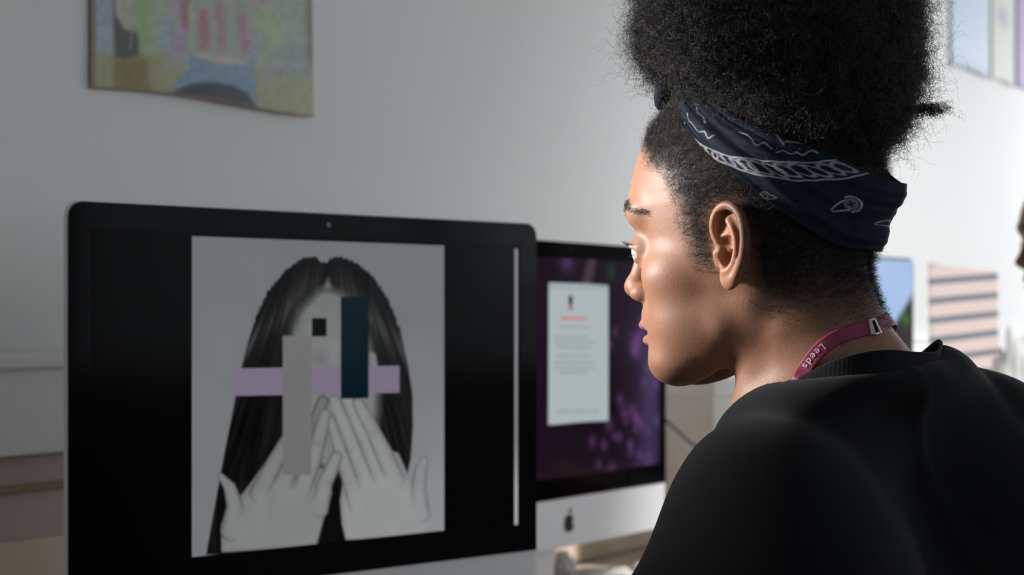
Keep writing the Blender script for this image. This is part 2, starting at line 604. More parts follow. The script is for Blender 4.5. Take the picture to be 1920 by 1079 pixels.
def paint_portrait(U, V, X, Z):
    n = len(U)
    g = 112 + 26 * np.clip((U - 600) / 230, 0, 1) * np.clip((V - 600) / 400, 0, 1) + 6 * np.clip((V - 450) / 500, 0, 1)
    g = g + 2 * n2(U, V, 60, 60, 3)
    C = np.stack([g * 0.975, g, g * 1.02], 1)

    def over(a, c):
        nonlocal C
        a = a[:, None]
        C = C * (1 - a) + np.asarray(c) * a
    grey = lambda v: np.stack([v * 0.985, v, v * 1.005], 1)
    # long straight hair
    hair = [(600, 492), (588, 480), (560, 487), (530, 510), (500, 545), (478, 590), (460, 650), (446, 705), (432, 780), (418, 850), (408, 905),
            (398, 960), (384, 1040), (420, 1040), (560, 1030), (650, 1016), (720, 1000), (757, 905), (767, 860), (771, 800), (770, 740),
            (761, 680), (746, 615), (724, 560), (698, 520), (668, 496), (636, 481), (618, 484), (611, 494)]
    sd = polysd(U, V, hair)
    fr = 3 * n2(U, V, 3, 5, 11)
    ang = np.arctan2(V - 900, U - 612)
    part = np.where(U < 612, (612 - U) / (60 + 0.30 * np.clip(V - 490, 0, 400)), (U - 612) / (50 + 0.28 * np.clip(V - 490, 0, 400)))
    streak = vnoise(np.stack([part * 34 + 40 * (U > 612), V / 160, np.zeros(n)], -1), 5)
    streak2 = vnoise(np.stack([part * 80 + 40 * (U > 612), V / 90, np.zeros(n)], -1), 6)
    hi = np.exp(-((V - (530 + 60 * part ** 2)) / 38) ** 2) * np.clip(part * 2.2, 0, 1)
    hv = 12 + 9 * streak + 6 * streak2 + 34 * hi * (0.7 + 0.5 * streak) + 12 * np.clip(part - 1.1, 0, 1) * (V > 650)
    hv = hv + 9 * (U > 690)
    over(aa(sd + fr * (V < 620), 3.0), grey(np.clip(hv, 3, 120)))
    # face
    face = [(596, 545), (612, 541), (640, 552), (672, 590), (692, 650), (698, 690), (707, 730), (706, 775), (700, 820), (680, 860), (620, 890),
            (560, 850), (532, 790), (526, 700), (532, 640), (556, 585)]
    sf = polysd(U, V, face)
    fv = 121 - 10 * np.clip((640 - V) / 90, 0, 1) - 34 * np.clip((575 - U) / 45, 0, 1) + 5 * n2(U, V, 25, 25, 9)
    fv = fv - 12 * np.exp(-((V - 672) / 12) ** 2 - ((U - 596) / 14) ** 2) - 10 * np.exp(-((V - 668) / 10) ** 2 - ((U - 640) / 10) ** 2)
    over(aa(sf, 22.0 if True else 1), grey(fv))
    fl = [(603, 541), (612, 520), (619, 541)]
    over(aa(polysd(U, V, fl), 8), grey(np.full(n, 104.0)))
    # ear glimpse and shaded side locks
    over(aa(cap2(U, V, [(695, 668), (700, 690)], [7, 6])[0], 4), grey(np.full(n, 118.0)))
    over(aa(polysd(U, V, [(524, 640), (536, 620), (545, 700), (535, 830), (500, 850), (505, 700)]), 26), grey(14 + 5 * streak))
    # dark gap between the hands
    over(aa(polysd(U, V, [(640, 880), (655, 1020), (590, 1026), (600, 960), (628, 905)]), 4), grey(np.full(n, 8.0)))

    def skin(pts, rs, base, side=0.0, soft=2.0, edge=48):
        sd, rel = cap2(U, V, pts, rs)
        v = base + 10 - edge * np.clip(rel, 0, 1) ** 3.6 + 3 * n2(U, V, 14, 22, 4) + 0.05 * (V - 880)
        over(aa(sd, soft), grey(v))

    def knuckle(x, y, r, a=16):
        w = np.exp(-(((U - x) / r) ** 2 + ((V - y) / (r * 0.6)) ** 2))
        over(w * a / 100.0, grey(np.full(n, 70.0)))
    # far-side fingertips
    skin([(588, 800), (602, 752)], [15, 11], 106)
    skin([(655, 800), (632, 768)], [13, 9], 102)
    # her left hand (right of the picture)
    palmR = [(645, 1013), (638, 985), (634, 940), (640, 900), (668, 868), (712, 838), (744, 850), (762, 890), (786, 930), (802, 955), (799, 985), (792, 1004)]
    sp = polysd(U, V, palmR)
    over(aa(sp, 3), grey(130 + 14 * np.clip((V - 870) / 130, 0, 1) + 8 * np.clip((U - 640) / 150, 0, 1) - 16 * np.clip(1 + sp / 14, 0, 1) ** 2 + 3 * n2(U, V, 18, 30, 8)))
    skin([(668, 950), (650, 890), (632, 835), (617, 790)], [17, 15, 12, 9], 126)
    skin([(694, 925), (668, 858), (642, 795), (624, 752)], [19, 16, 14, 11], 130)
    skin([(716, 905), (692, 845), (668, 792), (648, 750)], [18, 17, 15, 12], 132)
    skin([(738, 900), (716, 850), (696, 808), (680, 778), (668, 756)], [18, 17, 14, 13, 10], 130)
    skin([(786, 965), (782, 915), (786, 880), (793, 862)], [17, 14, 12, 7], 128)
    over(aa(polysd(U, V, [(660, 1005), (650, 960), (668, 905), (735, 885), (770, 930), (796, 970), (788, 1003)]), 26), grey(144 + 3 * n2(U, V, 18, 30, 8)))
    for k in ((650, 845, 9), (672, 830, 9), (698, 812, 9), (650, 905, 7)):
        knuckle(*k)
    # her right hand (left of the picture)
    palmL = [(412, 1036), (411, 985), (424, 950), (452, 925), (485, 880), (520, 842), (560, 862), (604, 880), (620, 925), (604, 975), (590, 1024)]
    sp = polysd(U, V, palmL)
    over(aa(sp, 3), grey(112 + 14 * np.clip((V - 880) / 140, 0, 1) + 8 * np.clip((U - 430) / 150, 0, 1) - 16 * np.clip(1 + sp / 14, 0, 1) ** 2 + 3 * n2(U, V, 18, 30, 18)))
    skin([(432, 995), (438, 950), (428, 915), (411, 893)], [22, 16, 12, 6], 112)
    skin([(482, 925), (512, 868), (545, 812)], [18, 16, 14], 112)
    skin([(518, 925), (548, 865), (572, 800)], [18, 17, 14], 116)
    skin([(560, 925), (585, 860), (598, 810), (606, 778)], [18, 16, 14, 11], 120)
    skin([(596, 955), (606, 905), (620, 876), (628, 857)], [17, 15, 13, 11], 121)
    over(aa(polysd(U, V, [(425, 1030), (440, 965), (480, 925), (520, 905), (575, 915), (596, 950), (585, 1020)]), 26), grey(127 + 3 * n2(U, V, 18, 30, 28)))
    for k in ((592, 832, 9), (614, 905, 8), (528, 868, 9)):
        knuckle(*k)
    for x, y in ((608, 776), (629, 857), (623, 757)):
        over(aa(cap2(U, V, [(x, y), (x - 2, y + 9)], [5.5, 6])[0], 4) * 0.5, grey(np.full(n, 132.0)))
    # collage rectangles
    rect = lambda a, b, c, d: np.maximum(np.maximum(a - U, U - b), np.maximum(c - V, V - d))
    over(aa(polysd(U, V, [(437, 691), (746, 686), (746, 737), (437, 743)])), (118, 110, 128))
    over(aa(rect(527, 581, 630, 891)), np.stack([108 + 2 * n2(U, V, 90, 90, 2), 109 + 2 * n2(U, V, 90, 90, 2), 108 + 0 * U], 1))
    over(aa(rect(582, 609, 597, 631)), (3, 4, 4))
    over(aa(polysd(U, V, [(636, 557), (688, 557), (688, 747), (636, 748)])), (2, 22, 29))
    return C


def paint_line(U, V, X, Z):
    g = 128 + 40 * np.clip((V - 820) / 100, 0, 1)
    return np.stack([g, g, g * 1.03], 1)


def paint_purple(U, V, X, Z):
    n = len(U)
    g = 0.5 + 0.5 * n2(U, V, 40, 90, 21)
    C = np.stack([20 + 12 * g, 13 + 7 * g, 22 + 11 * g], 1)
    t = np.clip((U - 1150) / 90, 0, 1)[:, None]
    C = C * (1 - t) + np.stack([40 + 18 * g, 32 + 12 * g, 54 + 22 * g], 1) * t
    def over(a, c):
        nonlocal C
        a = a[:, None]
        C = C * (1 - a) + np.asarray(c) * a
    rng = np.random.RandomState(4)
    bl = [(1168, 775, 8), (1184, 772, 9), (1160, 750, 7), (1140, 797, 8), (1212, 862, 10), (1145, 880, 8), (1120, 872, 6), (1108, 828, 7), (1130, 835, 7), (1225, 720, 8), (1215, 690, 8), (1190, 660, 9), (1200, 800, 7), (1230, 790, 7), (1178, 835, 6), (1060, 490, 13), (1190, 640, 12)]
    for k in range(26):
        bl.append((rng.uniform(1130, 1245), rng.uniform(600, 900), rng.uniform(3, 7)))
    for x, y, r in bl:
        over(0.55 * np.exp(-((U - x) / r) ** 2 - ((V - y) / (r * 1.7)) ** 2), (112, 70, 125))
    over(0.4 * np.exp(-((U - 1215) / 16) ** 2 - ((V - 720) / 200) ** 2), (92, 80, 125))
    over(0.6 * np.exp(-((U - 1143) / 8) ** 2 - ((V - 510) / 18) ** 2), (38, 80, 52))
    over(0.35 * np.exp(-((U - 1090) / 110) ** 2 - ((V - 905) / 30) ** 2), (58, 28, 28))
    over(0.30 * aa(cap2(U, V, [(1120, 430), (1098, 530)], [9, 9])[0], 8), (170, 140, 150))  # streak of reflected room painted into the screen colours
    # the document window
    over(aa(polysd(U, V, [(1026, 530), (1138, 535), (1138, 789), (1025, 797)])), (170, 180, 182))
    over(aa(polysd(U, V, [(1026, 530), (1138, 535), (1138, 546), (1026, 543)])), (158, 170, 172))
    over(aa(cap2(U, V, [(1067, 558), (1067, 568)], [3.5, 3.5])[0], 2), (35, 35, 42))
    over(aa(cap2(U, V, [(1068, 573), (1067, 580)], [3, 2.5])[0], 2), (150, 70, 75))
    over(0.8 * aa(np.maximum(np.abs(V - 598) - 2.6, np.abs(U - 1073) - 24), 2), (205, 112, 112))
    for y, a, b in ((614, 1045, 1100), (632, 1035, 1098), (642, 1035, 1112), (651, 1040, 1105), (667, 1040, 1105), (680, 1036, 1112), (690, 1034, 1112), (699, 1045, 1100), (772, 1040, 1120)):
        k = np.sin(U * 1.9 + y) > -0.6
        over(0.5 * aa(np.maximum(np.abs(V - y) - 1.6, np.maximum(a - U, U - b)), 2) * k, (95, 105, 110))
    return C


def paint_blue(U, V, X, Z):
    g = 0.5 + 0.5 * vnoise(np.stack([X * 9, Z * 9, 0 * X], -1), 31)
    C = np.stack([150 + 50 * g, 180 + 32 * g, 222 + 18 * g], 1)
    # dark hills along the lower right of the wallpaper
    d = Z - (-0.0825 - 0.77 * (0.635 - X))
    a = aa(d, 0.02)[:, None]
    dark = np.stack([42 + 30 * g, 44 + 22 * g, 46 + 14 * g], 1)
    gr = np.exp(-((X - 0.615) / 0.016) ** 2 - ((Z + 0.125) / 0.012) ** 2)[:, None]
    dark = dark * (1 - gr) + np.array([60, 120, 50]) * gr
    return C * (1 - a) + dark * a


c1, L1, d1 = computer('large desktop computer nearest the camera, black screen showing a grey portrait with collage blocks', (-0.4317, 1.849), (0.0290, 2.3075), 0.1168)
ZT1 = 0.1168
screen_mesh(c1, L1, d1, ZT1, SCREEN[0], SCREEN[1], SCREEN[2], SCREEN[3], 3, 3, lambda U, V, X, Z: np.zeros((len(U), 3)) + 2.5, 'screen', -0.0024, 0.6)
pic = screen_mesh(c1, L1, d1, ZT1, 0.1448, 0.4960, -0.0313, -0.3596, 460, 560, paint_portrait, 'portrait_picture', -0.0028, 1.0)
screen_mesh(c1, L1, d1, ZT1, 0.6105, 0.6160, -0.0320, -0.3640 + 0.002, 4, 60, paint_line, 'window_edge_line', -0.0028, 1.0)

# second computer behind the first, to the right
dd = np.array([0.617, 1.0]); dd /= np.linalg.norm(dd)
Pr = np.array([(1247 - 960) * 3.22 / FPX, 3.22])
Pl = Pr - dd * W_
c2, L2, d2 = computer('desktop computer half hidden behind the nearest one, purple speckled screen with a white document', tuple(Pl), tuple(Pr), 0.1210)
s2 = screen_mesh(c2, L2, d2, 0.1210, *SCREEN[:2], SCREEN[2], SCREEN[3], 300, 200, paint_purple, 'screen', -0.0026, 1.0)
# third computer beyond the person
c3, L3, d3 = computer('desktop computer behind the person, pale blue screen seen past her neck', (0.405, 3.35), (0.812, 3.86), 0.125)
screen_mesh(c3, L3, d3, 0.125, 0.005, W_ - 0.005, -0.005, -H_ + 0.004, 160, 100, paint_blue, 'screen', -0.0026, 1.05)
# ------------------------------------------------------------------ the person
TH = math.radians(28)
CT, ST = math.cos(TH), math.sin(TH)
HC = np.array([0.187, 1.484, CAMZ + 0.0477])      # midpoint between the ear canals


def h2w(P):
    """head frame (forward, left, up) -> world"""
    P = np.asarray(P)
    f, l, z = P[..., 0], P[..., 1], P[..., 2]
    return np.stack([HC[0] - f * CT - l * ST, HC[1] + f * ST - l * CT, HC[2] + z], -1)


def w2h(P):
    P = np.asarray(P)
    x, y, z = P[..., 0] - HC[0], P[..., 1] - HC[1], P[..., 2] - HC[2]
    return np.stack([-x * CT + y * ST, -x * ST - y * CT, z], -1)


_zs = np.array([-0.115, -0.100, -0.092, -0.084, -0.076, -0.068, -0.056, -0.045, -0.030, -0.012, 0.004, 0.018, 0.030, 0.041, 0.052, 0.066, 0.083, 0.100, 0.116, 0.130, 0.140, 0.150])
_fr = np.array([0.050, 0.060, 0.0680, 0.0715, 0.0720, 0.0730, 0.0760, 0.0790, 0.0815, 0.0835, 0.0860, 0.0915, 0.0970, 0.1005, 0.1000, 0.0975, 0.0915, 0.0820, 0.067, 0.047, 0.020, 0.004])
_bk = np.array([-0.02, -0.02, -0.02, -0.02, -0.02, -0.030, -0.050, -0.064, -0.078, -0.086, -0.090, -0.093, -0.096, -0.098, -0.099, -0.099, -0.095, -0.087, -0.072, -0.055, -0.030, -0.010])
_hw = np.array([0.026, 0.034, 0.042, 0.048, 0.0515, 0.054, 0.0575, 0.0600, 0.0625, 0.0665, 0.0690, 0.0710, 0.0730, 0.0745, 0.0755, 0.0755, 0.0725, 0.0660, 0.0560, 0.0420, 0.025, 0.008])
_mc = np.array([0.020, 0.022, 0.022, 0.020, 0.018, 0.015, 0.012, 0.010, 0.006, 0.000, -0.006, -0.010, -0.014, -0.016, -0.018, -0.018, -0.018, -0.016, -0.014, -0.012, -0.010, -0.004])


def ear_sdf(Q):
    """Q in head frame, l >= 0 side"""
    a = math.radians(20)
    O = np.array([-0.009, 0.0660, 0.001], np.float32)
    D = Q - O
    p = -D[:, 0] * math.cos(a) + D[:, 1] * math.sin(a)
    n = D[:, 0] * math.sin(a) + D[:, 1] * math.cos(a)
    tl = 0.10
    q = D[:, 2] * math.cos(tl) + p * math.sin(tl) * 1.0
    p = p * math.cos(tl) - D[:, 2] * math.sin(tl)
    E = np.stack([p, q, n], -1)
    base = ellip(E, (0.002, 0.003, -0.001), (0.012, 0.022, 0.012))
    plate = ellip(E, (0.008, 0.010, 0.0075), (0.0150, 0.0250, 0.0042))
    d = smin(base, plate, 0.005)
    hel = smoothpath([(0.004, 0.002, 0.008), (-0.003, 0.006, 0.010), (-0.0085, 0.013, 0.0115), (-0.0095, 0.022, 0.0125), (-0.0055, 0.0315, 0.0135), (0.003, 0.0365, 0.0140), (0.0130, 0.0345, 0.0145),
                      (0.0205, 0.0265, 0.0150), (0.0240, 0.0150, 0.0150), (0.0235, 0.0030, 0.0140), (0.0190, -0.0080, 0.0120), (0.0130, -0.0165, 0.0095)], 26)
    hr = np.interp(np.linspace(0, 1, 26), [0, 0.12, 0.3, 0.55, 0.8, 1], [0.0018, 0.0027, 0.0034, 0.0037, 0.0036, 0.0034])
    h = np.full(len(E), 1.0, np.float32)
    for i in range(25):
        h = np.minimum(h, capsule(E, hel[i], hel[i + 1], hr[i], hr[i + 1]))
    d = smin(d, h, 0.0022)
    lobe = ellip(E, (0.0065, -0.0175, 0.0080), (0.0088, 0.0088, 0.0042))
    d = smin(d, lobe, 0.005)
    ah = smoothpath([(0.0035, 0.0255, 0.0105), (0.0085, 0.0200, 0.0118), (0.0135, 0.0120, 0.0125), (0.0150, 0.0030, 0.0125), (0.0125, -0.0060, 0.0118), (0.0075, -0.0115, 0.0112), (0.003, -0.0128, 0.0105)], 14)
    h = np.full(len(E), 1.0, np.float32)
    for i in range(13):
        h = np.minimum(h, capsule(E, ah[i], ah[i + 1], 0.0027, 0.0027))
    # hollows: concha, cymba, scapha groove
    d = smax(d, -ellip(E, (0.0045, -0.0020, 0.0120), (0.0075, 0.0085, 0.0090)), 0.002)
    d = smax(d, -ellip(E, (0.0045, 0.0095, 0.0115), (0.0080, 0.0045, 0.0055)), 0.002)
    d = smax(d, -ellip(E, (-0.0015, 0.0225, 0.0125), (0.0050, 0.0085, 0.0042)), 0.002)
    d = smin(d, h, 0.0022)
    d = smin(d, capsule(E, (-0.0065, -0.008, 0.006), (-0.0072, 0.000, 0.0085), 0.0030, 0.0036), 0.0025)
    d = smin(d, capsule(E, (0.004, 0.0035, 0.0065), (-0.007, 0.0075, 0.0085), 0.0018, 0.0022), 0.002)
    d = smax(d, -capsule(E, (0.0005, -0.002, 0.010), (-0.003, -0.001, -0.006), 0.0032, 0.0022), 0.0015)
    return d


NECK_A = w2h(np.array([0.222, 1.462, CAMZ + 0.000]))
NECK_B = w2h(np.array([0.252, 1.472, CAMZ - 0.085]))


def trap_sdf(Pw):
    """shoulder girdle and torso, world frame"""
    A = lambda x, y, z: np.array([x, y, CAMZ + z])
    d = capsule(Pw, A(0.264, 1.448, -0.060), A(0.178, 1.376, -0.128), 0.039, 0.042)
    d = smin(d, capsule(Pw, A(0.272, 1.455, -0.060), A(0.372, 1.545, -0.108), 0.034, 0.044), 0.03)
    # chest: local axes lateral (0.76,0.65), forward (-0.65,0.76)
    c = A(0.262, 1.468, -0.34)
    D = Pw - c
    la = D[:, 0] * 0.76 + D[:, 1] * 0.65
    fo = -D[:, 0] * 0.65 + D[:, 1] * 0.76
    E = np.stack([la, fo - 0.10 * D[:, 2], D[:, 2]], -1)
    d = smin(d, ellip(E, (0, 0, 0.02), (0.165, 0.105, 0.275)), 0.06)
    d = smin(d, ellip(E, (0, 0.0, -0.30), (0.150, 0.115, 0.24)), 0.08)
    for s in (-1, 1):                              # arms reaching forward and down
        if s < 0:
            sh, el, wr = A(0.178, 1.356, -0.130), A(0.070, 1.470, -0.345), A(-0.060, 1.640, -0.390)
        else:
            sh, el, wr = A(0.385, 1.560, -0.112), A(0.400, 1.700, -0.330), A(0.180, 1.830, -0.390)
        d = smin(d, capsule(Pw, sh, el, 0.050, 0.036), 0.02)
        d = smin(d, capsule(Pw, el, wr, 0.037, 0.024), 0.012)
    return d


def head_sdf(P, ears=True):
    f, l, z = P[:, 0], P[:, 1], P[:, 2]
    al = np.abs(l)
    fr = np.interp(z, _zs, _fr).astype(np.float32)
    bk = np.interp(z, _zs, _bk).astype(np.float32)
    hw = np.interp(z, _zs, _hw).astype(np.float32)
    mc = np.interp(z, _zs, _mc).astype(np.float32)
    ax = np.where(f > mc, fr - mc, mc - bk)
    u, v = np.abs(f - mc) / ax, al / hw
    pw = 2.0 + 0.25 * (f > mc) * np.clip((0.05 - z) / 0.05, 0, 1)
    nrm = (u ** pw + v ** pw) ** (1 / pw)
    g = np.sqrt((u / ax) ** 2 + (v / hw) ** 2) / np.maximum(np.hypot(u, v), 1e-4)
    d = (nrm - 1) / np.maximum(g, 1e-3) * 1.0
    d = smax(d, z - 0.149, 0.02)
    # underside of the jaw
    jaw = -(z + 0.0785 + 0.26 * f + 0.10 * al) * 0.92
    d = smax(d, jaw, 0.020)
    # mandible body, cheek, cheekbone
    Q = np.stack([f, al, z], -1)
    d = smin(d, capsule(Q, (0.004, 0.050, -0.052), (0.052, 0.020, -0.078), 0.0085, 0.011), 0.022)
    d = smin(d, ellip(Q, (0.050, 0.030, -0.080), (0.018, 0.018, 0.012)) , 0.02)
    d = smin(d, ellip(Q, (0.036, 0.040, -0.046), (0.028, 0.021, 0.026)), 0.016)
    d = smin(d, ellip(Q, (0.044, 0.041, -0.014), (0.0285, 0.024, 0.020)), 0.016)
    d = smin(d, ellip(Q, (0.061, 0.008, -0.080), (0.0140, 0.020, 0.0125)), 0.018)
    d = smin(d, ellip(Q, (0.053, 0.0, -0.050), (0.0320, 0.036, 0.024)), 0.018)
    # brow ridge
    d = smin(d, capsule(Q, (0.0900, 0.010, 0.036), (0.0770, 0.040, 0.036), 0.0085, 0.008), 0.016)
    near = f > 0.05
    Qn = Q[near]
    dn = d[near]
    # eye socket and lids
    dn = smax(dn, -ellip(Qn, (0.0995, 0.030, 0.012), (0.0150, 0.0170, 0.0130)), 0.014)
    dn = smin(dn, ellip(Qn, (0.0745, 0.0320, 0.0072), (0.0143, 0.0160, 0.0138)), 0.006)
    dn = smin(dn, capsule(Qn, (0.0868, 0.022, 0.0095), (0.0835, 0.043, 0.0085), 0.0024, 0.0022), 0.004)
    # nose
    dn = smin(dn, capsule(Qn, (0.0870, 0, 0.016), (0.0960, 0, -0.0160), 0.0070, 0.0085), 0.010)
    dn = smin(dn, ellip(Qn, (0.0985, 0, -0.0215), (0.0100, 0.0100, 0.0088)), 0.006)
    dn = smin(dn, ellip(Qn, (0.0885, 0.0115, -0.0265), (0.0105, 0.0075, 0.0078)), 0.0045)
    dn = smax(dn, -ellip(Qn, (0.0935, 0.0098, -0.0330), (0.0060, 0.0042, 0.0060)), 0.0018)
    # philtrum, lips, chin fold
    dn = smin(dn, ellip(Qn, (0.0790, 0.0, -0.0440), (0.0125, 0.018, 0.0120)), 0.007)
    lipc = 0.10 * Qn[:, 1] ** 2 / 0.02
    Ql = Qn + np.stack([Qn[:, 1] ** 2 * 13.0, 0 * lipc, 0 * lipc], -1)
    dn = smin(dn, ellip(Ql, (0.0865, 0, -0.0518), (0.0078, 0.0235, 0.0048)), 0.003)
    dn = smin(dn, ellip(Ql, (0.0835, 0, -0.0640), (0.0075, 0.0200, 0.0058)), 0.003)
    dn = smax(dn, -ellip(Ql, (0.0940, 0, -0.0577), (0.0150, 0.0290, 0.0012)), 0.0022)
    dn = smax(dn, -ellip(Ql, (0.0885, 0, -0.0735), (0.0100, 0.020, 0.0036)), 0.006)
    # opening between the lids
    dn = smax(dn, -ellip(Qn, (0.0855, 0.0342, 0.0040), (0.0125, 0.0145, 0.0048)), 0.0012)
    d[near] = dn
    if ears:
        k = (al > 0.05) & (np.abs(z) < 0.055) & (f < 0.035) & (f > -0.06)
        d[k] = smin(d[k], ear_sdf(Q[k]), 0.003)
    return d


def body_sdf_h(P, ears=True):
    P = np.asarray(P, dtype=np.float32)
    d = head_sdf(P, ears)
    nk = capsule(P, NECK_A, NECK_B, 0.0545, 0.060)
    # sternomastoid and nape
    k = P[:, 2] < 0.03
    n2_ = nk[k]
    Pk = P[k]
    n2_ = smin(n2_, capsule(Pk, (-0.018, 0.046, -0.035), (-0.010, 0.020, -0.130), 0.012, 0.012), 0.015)
    n2_ = smin(n2_, capsule(Pk, (-0.018, -0.046, -0.035), (-0.010, -0.020, -0.130), 0.012, 0.012), 0.015)
    n2_ = smin(n2_, capsule(Pk, w2h(np.array([0.236, 1.440, CAMZ + 0.03])), w2h(np.array([0.256, 1.438, CAMZ - 0.045])), 0.028, 0.037), 0.02)
    n2_ = smin(n2_, trap_sdf(h2w(Pk)), 0.028)
    nk[k] = n2_
    return smin(d, nk, 0.014)


R0 = np.array([0.262, 1.468, 0.0])
person = thing('person', 'person in black T-shirt and patterned navy headscarf, tall curly hair, facing the nearest screen', 'person', tuple(R0))

H = 0.00125
Vh, Fh = sdf_grid(lambda P: body_sdf_h(P), (-0.175, -0.125, -0.165), (0.125, 0.105, 0.160), H)
# torso and arms: coarser surface of the same shape, overlapping the neck under the collar
Vt, Ft = sdf_grid(lambda P: np.maximum(trap_sdf(P), P[:, 2] - (CAMZ - 0.075)), (-0.12, 1.22, CAMZ - 0.70), (0.52, 1.92, CAMZ - 0.05), 0.007)


def smooth_mesh(V, Fq, it, lam=0.5):
    e = np.vstack([Fq[:, [0, 1]], Fq[:, [1, 2]], Fq[:, [2, 3]], Fq[:, [3, 0]]])
    e = np.vstack([e, e[:, ::-1]])
    n = len(V)
    cnt = np.bincount(e[:, 0], minlength=n).astype(float)
    for _ in range(it):
        A = np.stack([np.bincount(e[:, 0], V[e[:, 1], i], minlength=n) for i in range(3)], 1) / cnt[:, None]
        V = V + lam * (A - V)
    return V


Vh = smooth_mesh(Vh, Fh, 1, 0.4)


def normals(V, Fq):
    a, b, c, d = (V[Fq[:, i]] for i in range(4))
    n = np.cross(c - a, d - b)
    N = np.zeros_like(V)
    for i in range(4):
        for k in range(3):
            N[:, k] += np.bincount(Fq[:, i], n[:, k], minlength=len(V))
    return N / np.maximum(np.linalg.norm(N, axis=1), 1e-12)[:, None]


Nh = normals(Vh, Fh)
if (Nh * (Vh - np.array([0, 0, 0.03]))).sum() < 0:
    Fh = Fh[:, ::-1]
    Nh = -Nh


def side(u, v, l):
    """pixel on the near side of the head at lateral offset l -> (f, z) in the head frame"""
    k = (u - 960) / FPX
    f = (HC[0] - l * ST - k * (HC[1] - l * CT)) / (CT + k * ST)
    Y = HC[1] + f * ST - l * CT
    return f, (HORIZ - v) * Y / FPX + CAMZ - HC[2]


# hair-covered skin: outline drawn on the side of the head
HAIRLINE = [side(*p) for p in [(1212, 222, .02), (1200, 262, .03), (1216, 300, .05), (1240, 322, .058), (1262, 352, .062), (1276, 392, .066), (1279, 425, .068), (1288, 452, .07),
                               (1302, 494, .071), (1324, 500, .071), (1326, 440, .073), (1322, 405, .074), (1345, 380, .074), (1380, 385, .074), (1402, 425, .074),
                               (1408, 500, .068), (1408, 548, .062), (1425, 590, .058), (1470, 615, .055), (1540, 622, .04), (1610, 625, .02), (1760, 640, .0), (1800, 200, 0), (1300, -60, 0)]]


def hair_amount(P, soft=0.016):
    sd = polysd(P[:, 0], P[:, 2], HAIRLINE)
    sd = sd + 0.003 * vnoise(P * 160, 3)
    nape = np.clip((P[:, 2] + 0.058) / 0.045, 0, 1)
    return np.clip(0.5 - sd / soft, 0, 1) * np.where(P[:, 0] < -0.01, 0.12 + 0.88 * nape, 1.0)


def brow_sd(P):
    """distance below/above the eyebrow strip, drawn by lateral position and height"""
    al = np.abs(P[:, 1])
    zc = np.interp(al, [0.008, 0.020, 0.034, 0.044, 0.054], [0.0370, 0.0405, 0.0425, 0.0405, 0.0345])
    hw = np.interp(al, [0.008, 0.014, 0.034, 0.054], [0.0040, 0.0052, 0.0042, 0.0016])
    d = np.abs(P[:, 2] - zc) - hw
    return np.maximum(np.maximum(d, np.maximum(0.009 - al, al - 0.055)), 0.05 - P[:, 0])


def skin_colour(P):
    f, al, z = P[:, 0], np.abs(P[:, 1]), P[:, 2]
    base = np.array([0.300, 0.150, 0.090])
    C = np.tile(base, (len(P), 1))
    n = vnoise(P * 45, 1)[:, None] * 0.07 + vnoise(P * 420, 2)[:, None] * 0.05 + vnoise(P * 900, 6)[:, None] * 0.04
    C *= 1 + n
    def over(a, c):
        nonlocal C
        C = C * (1 - a[:, None]) + np.asarray(c) * a[:, None]
    ear = np.clip((al - 0.066) / 0.006, 0, 1) * (np.abs(z - 0.005) < 0.045)
    over(0.5 * ear, (0.42, 0.19, 0.10))
    # darker jaw side and temple: shading painted in together with a stubbled tone
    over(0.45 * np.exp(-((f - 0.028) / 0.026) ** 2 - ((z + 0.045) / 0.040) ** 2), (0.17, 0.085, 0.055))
    # lips
    Ql = f + P[:, 1] ** 2 * 13
    lips = np.clip((Ql - 0.0835) / 0.004, 0, 1) * np.clip(1 - np.abs(z + 0.0578) / 0.0125, 0, 1) ** 0.5 * np.clip((0.027 - al) / 0.004, 0, 1)
    over(0.75 * lips, (0.30, 0.125, 0.115))
    over(np.exp(-((z + 0.0577) / 0.0012) ** 2) * lips, (0.10, 0.04, 0.035))
    # nostril lining
    over(np.clip(1 - np.linalg.norm((np.stack([f, al, z], -1) - [0.0935, 0.0098, -0.0310]) / [0.0065, 0.0048, 0.0055], axis=1), 0, 1) * 0.8, (0.10, 0.03, 0.02))
    # eyebrow
    Q = np.stack([f, al, z], -1).astype(np.float32)
    over(0.80 * np.clip(0.5 - (brow_sd(P) + 0.0012 * vnoise(P * 700, 9)) / 0.003, 0, 1), (0.030, 0.018, 0.014))
    # lid margin
    e = ellip(Q, (0.0850, 0.0335, 0.0050), (0.0125, 0.0128, 0.0050))
    over(0.75 * np.clip(1 - np.abs(e) / 0.0016, 0, 1) * (z > 0.004) * (f > 0.07), (0.05, 0.02, 0.015))
    # scalp and stubble seen through the short hair
    over(0.93 * hair_amount(P), (0.022, 0.014, 0.012))
    # small moles
    for m in ((0.0, 0.055, -0.105), (0.06, 0.047, -0.012), (0.050, 0.052, -0.020)):
        over(0.6 * np.clip(1.4 - np.linalg.norm(Q - m, axis=1) / 0.0016, 0, 1), (0.09, 0.04, 0.03))
    return C


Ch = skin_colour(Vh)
m_skin = vcol(mat('skin', (0.3, 0.16, 0.1), 0.5, 0, 0.3, Subsurface_Weight=0.12, Subsurface_Scale=0.006))
m_skin.node_tree.nodes['Principled BSDF'].inputs['Subsurface Radius'].default_value = (1.0, 0.35, 0.2)
bump(m_skin, 800, 0.28, 0.0006, 4)
Vall = np.vstack([h2w(Vh), Vt]) - R0
Fall = np.vstack([Fh, Ft + len(Vh)])
Call = np.vstack([Ch, np.tile([0.30, 0.155, 0.095], (len(Vt), 1))])
body = mesh('body', Vall, Fall, m_skin, person, col=Call)


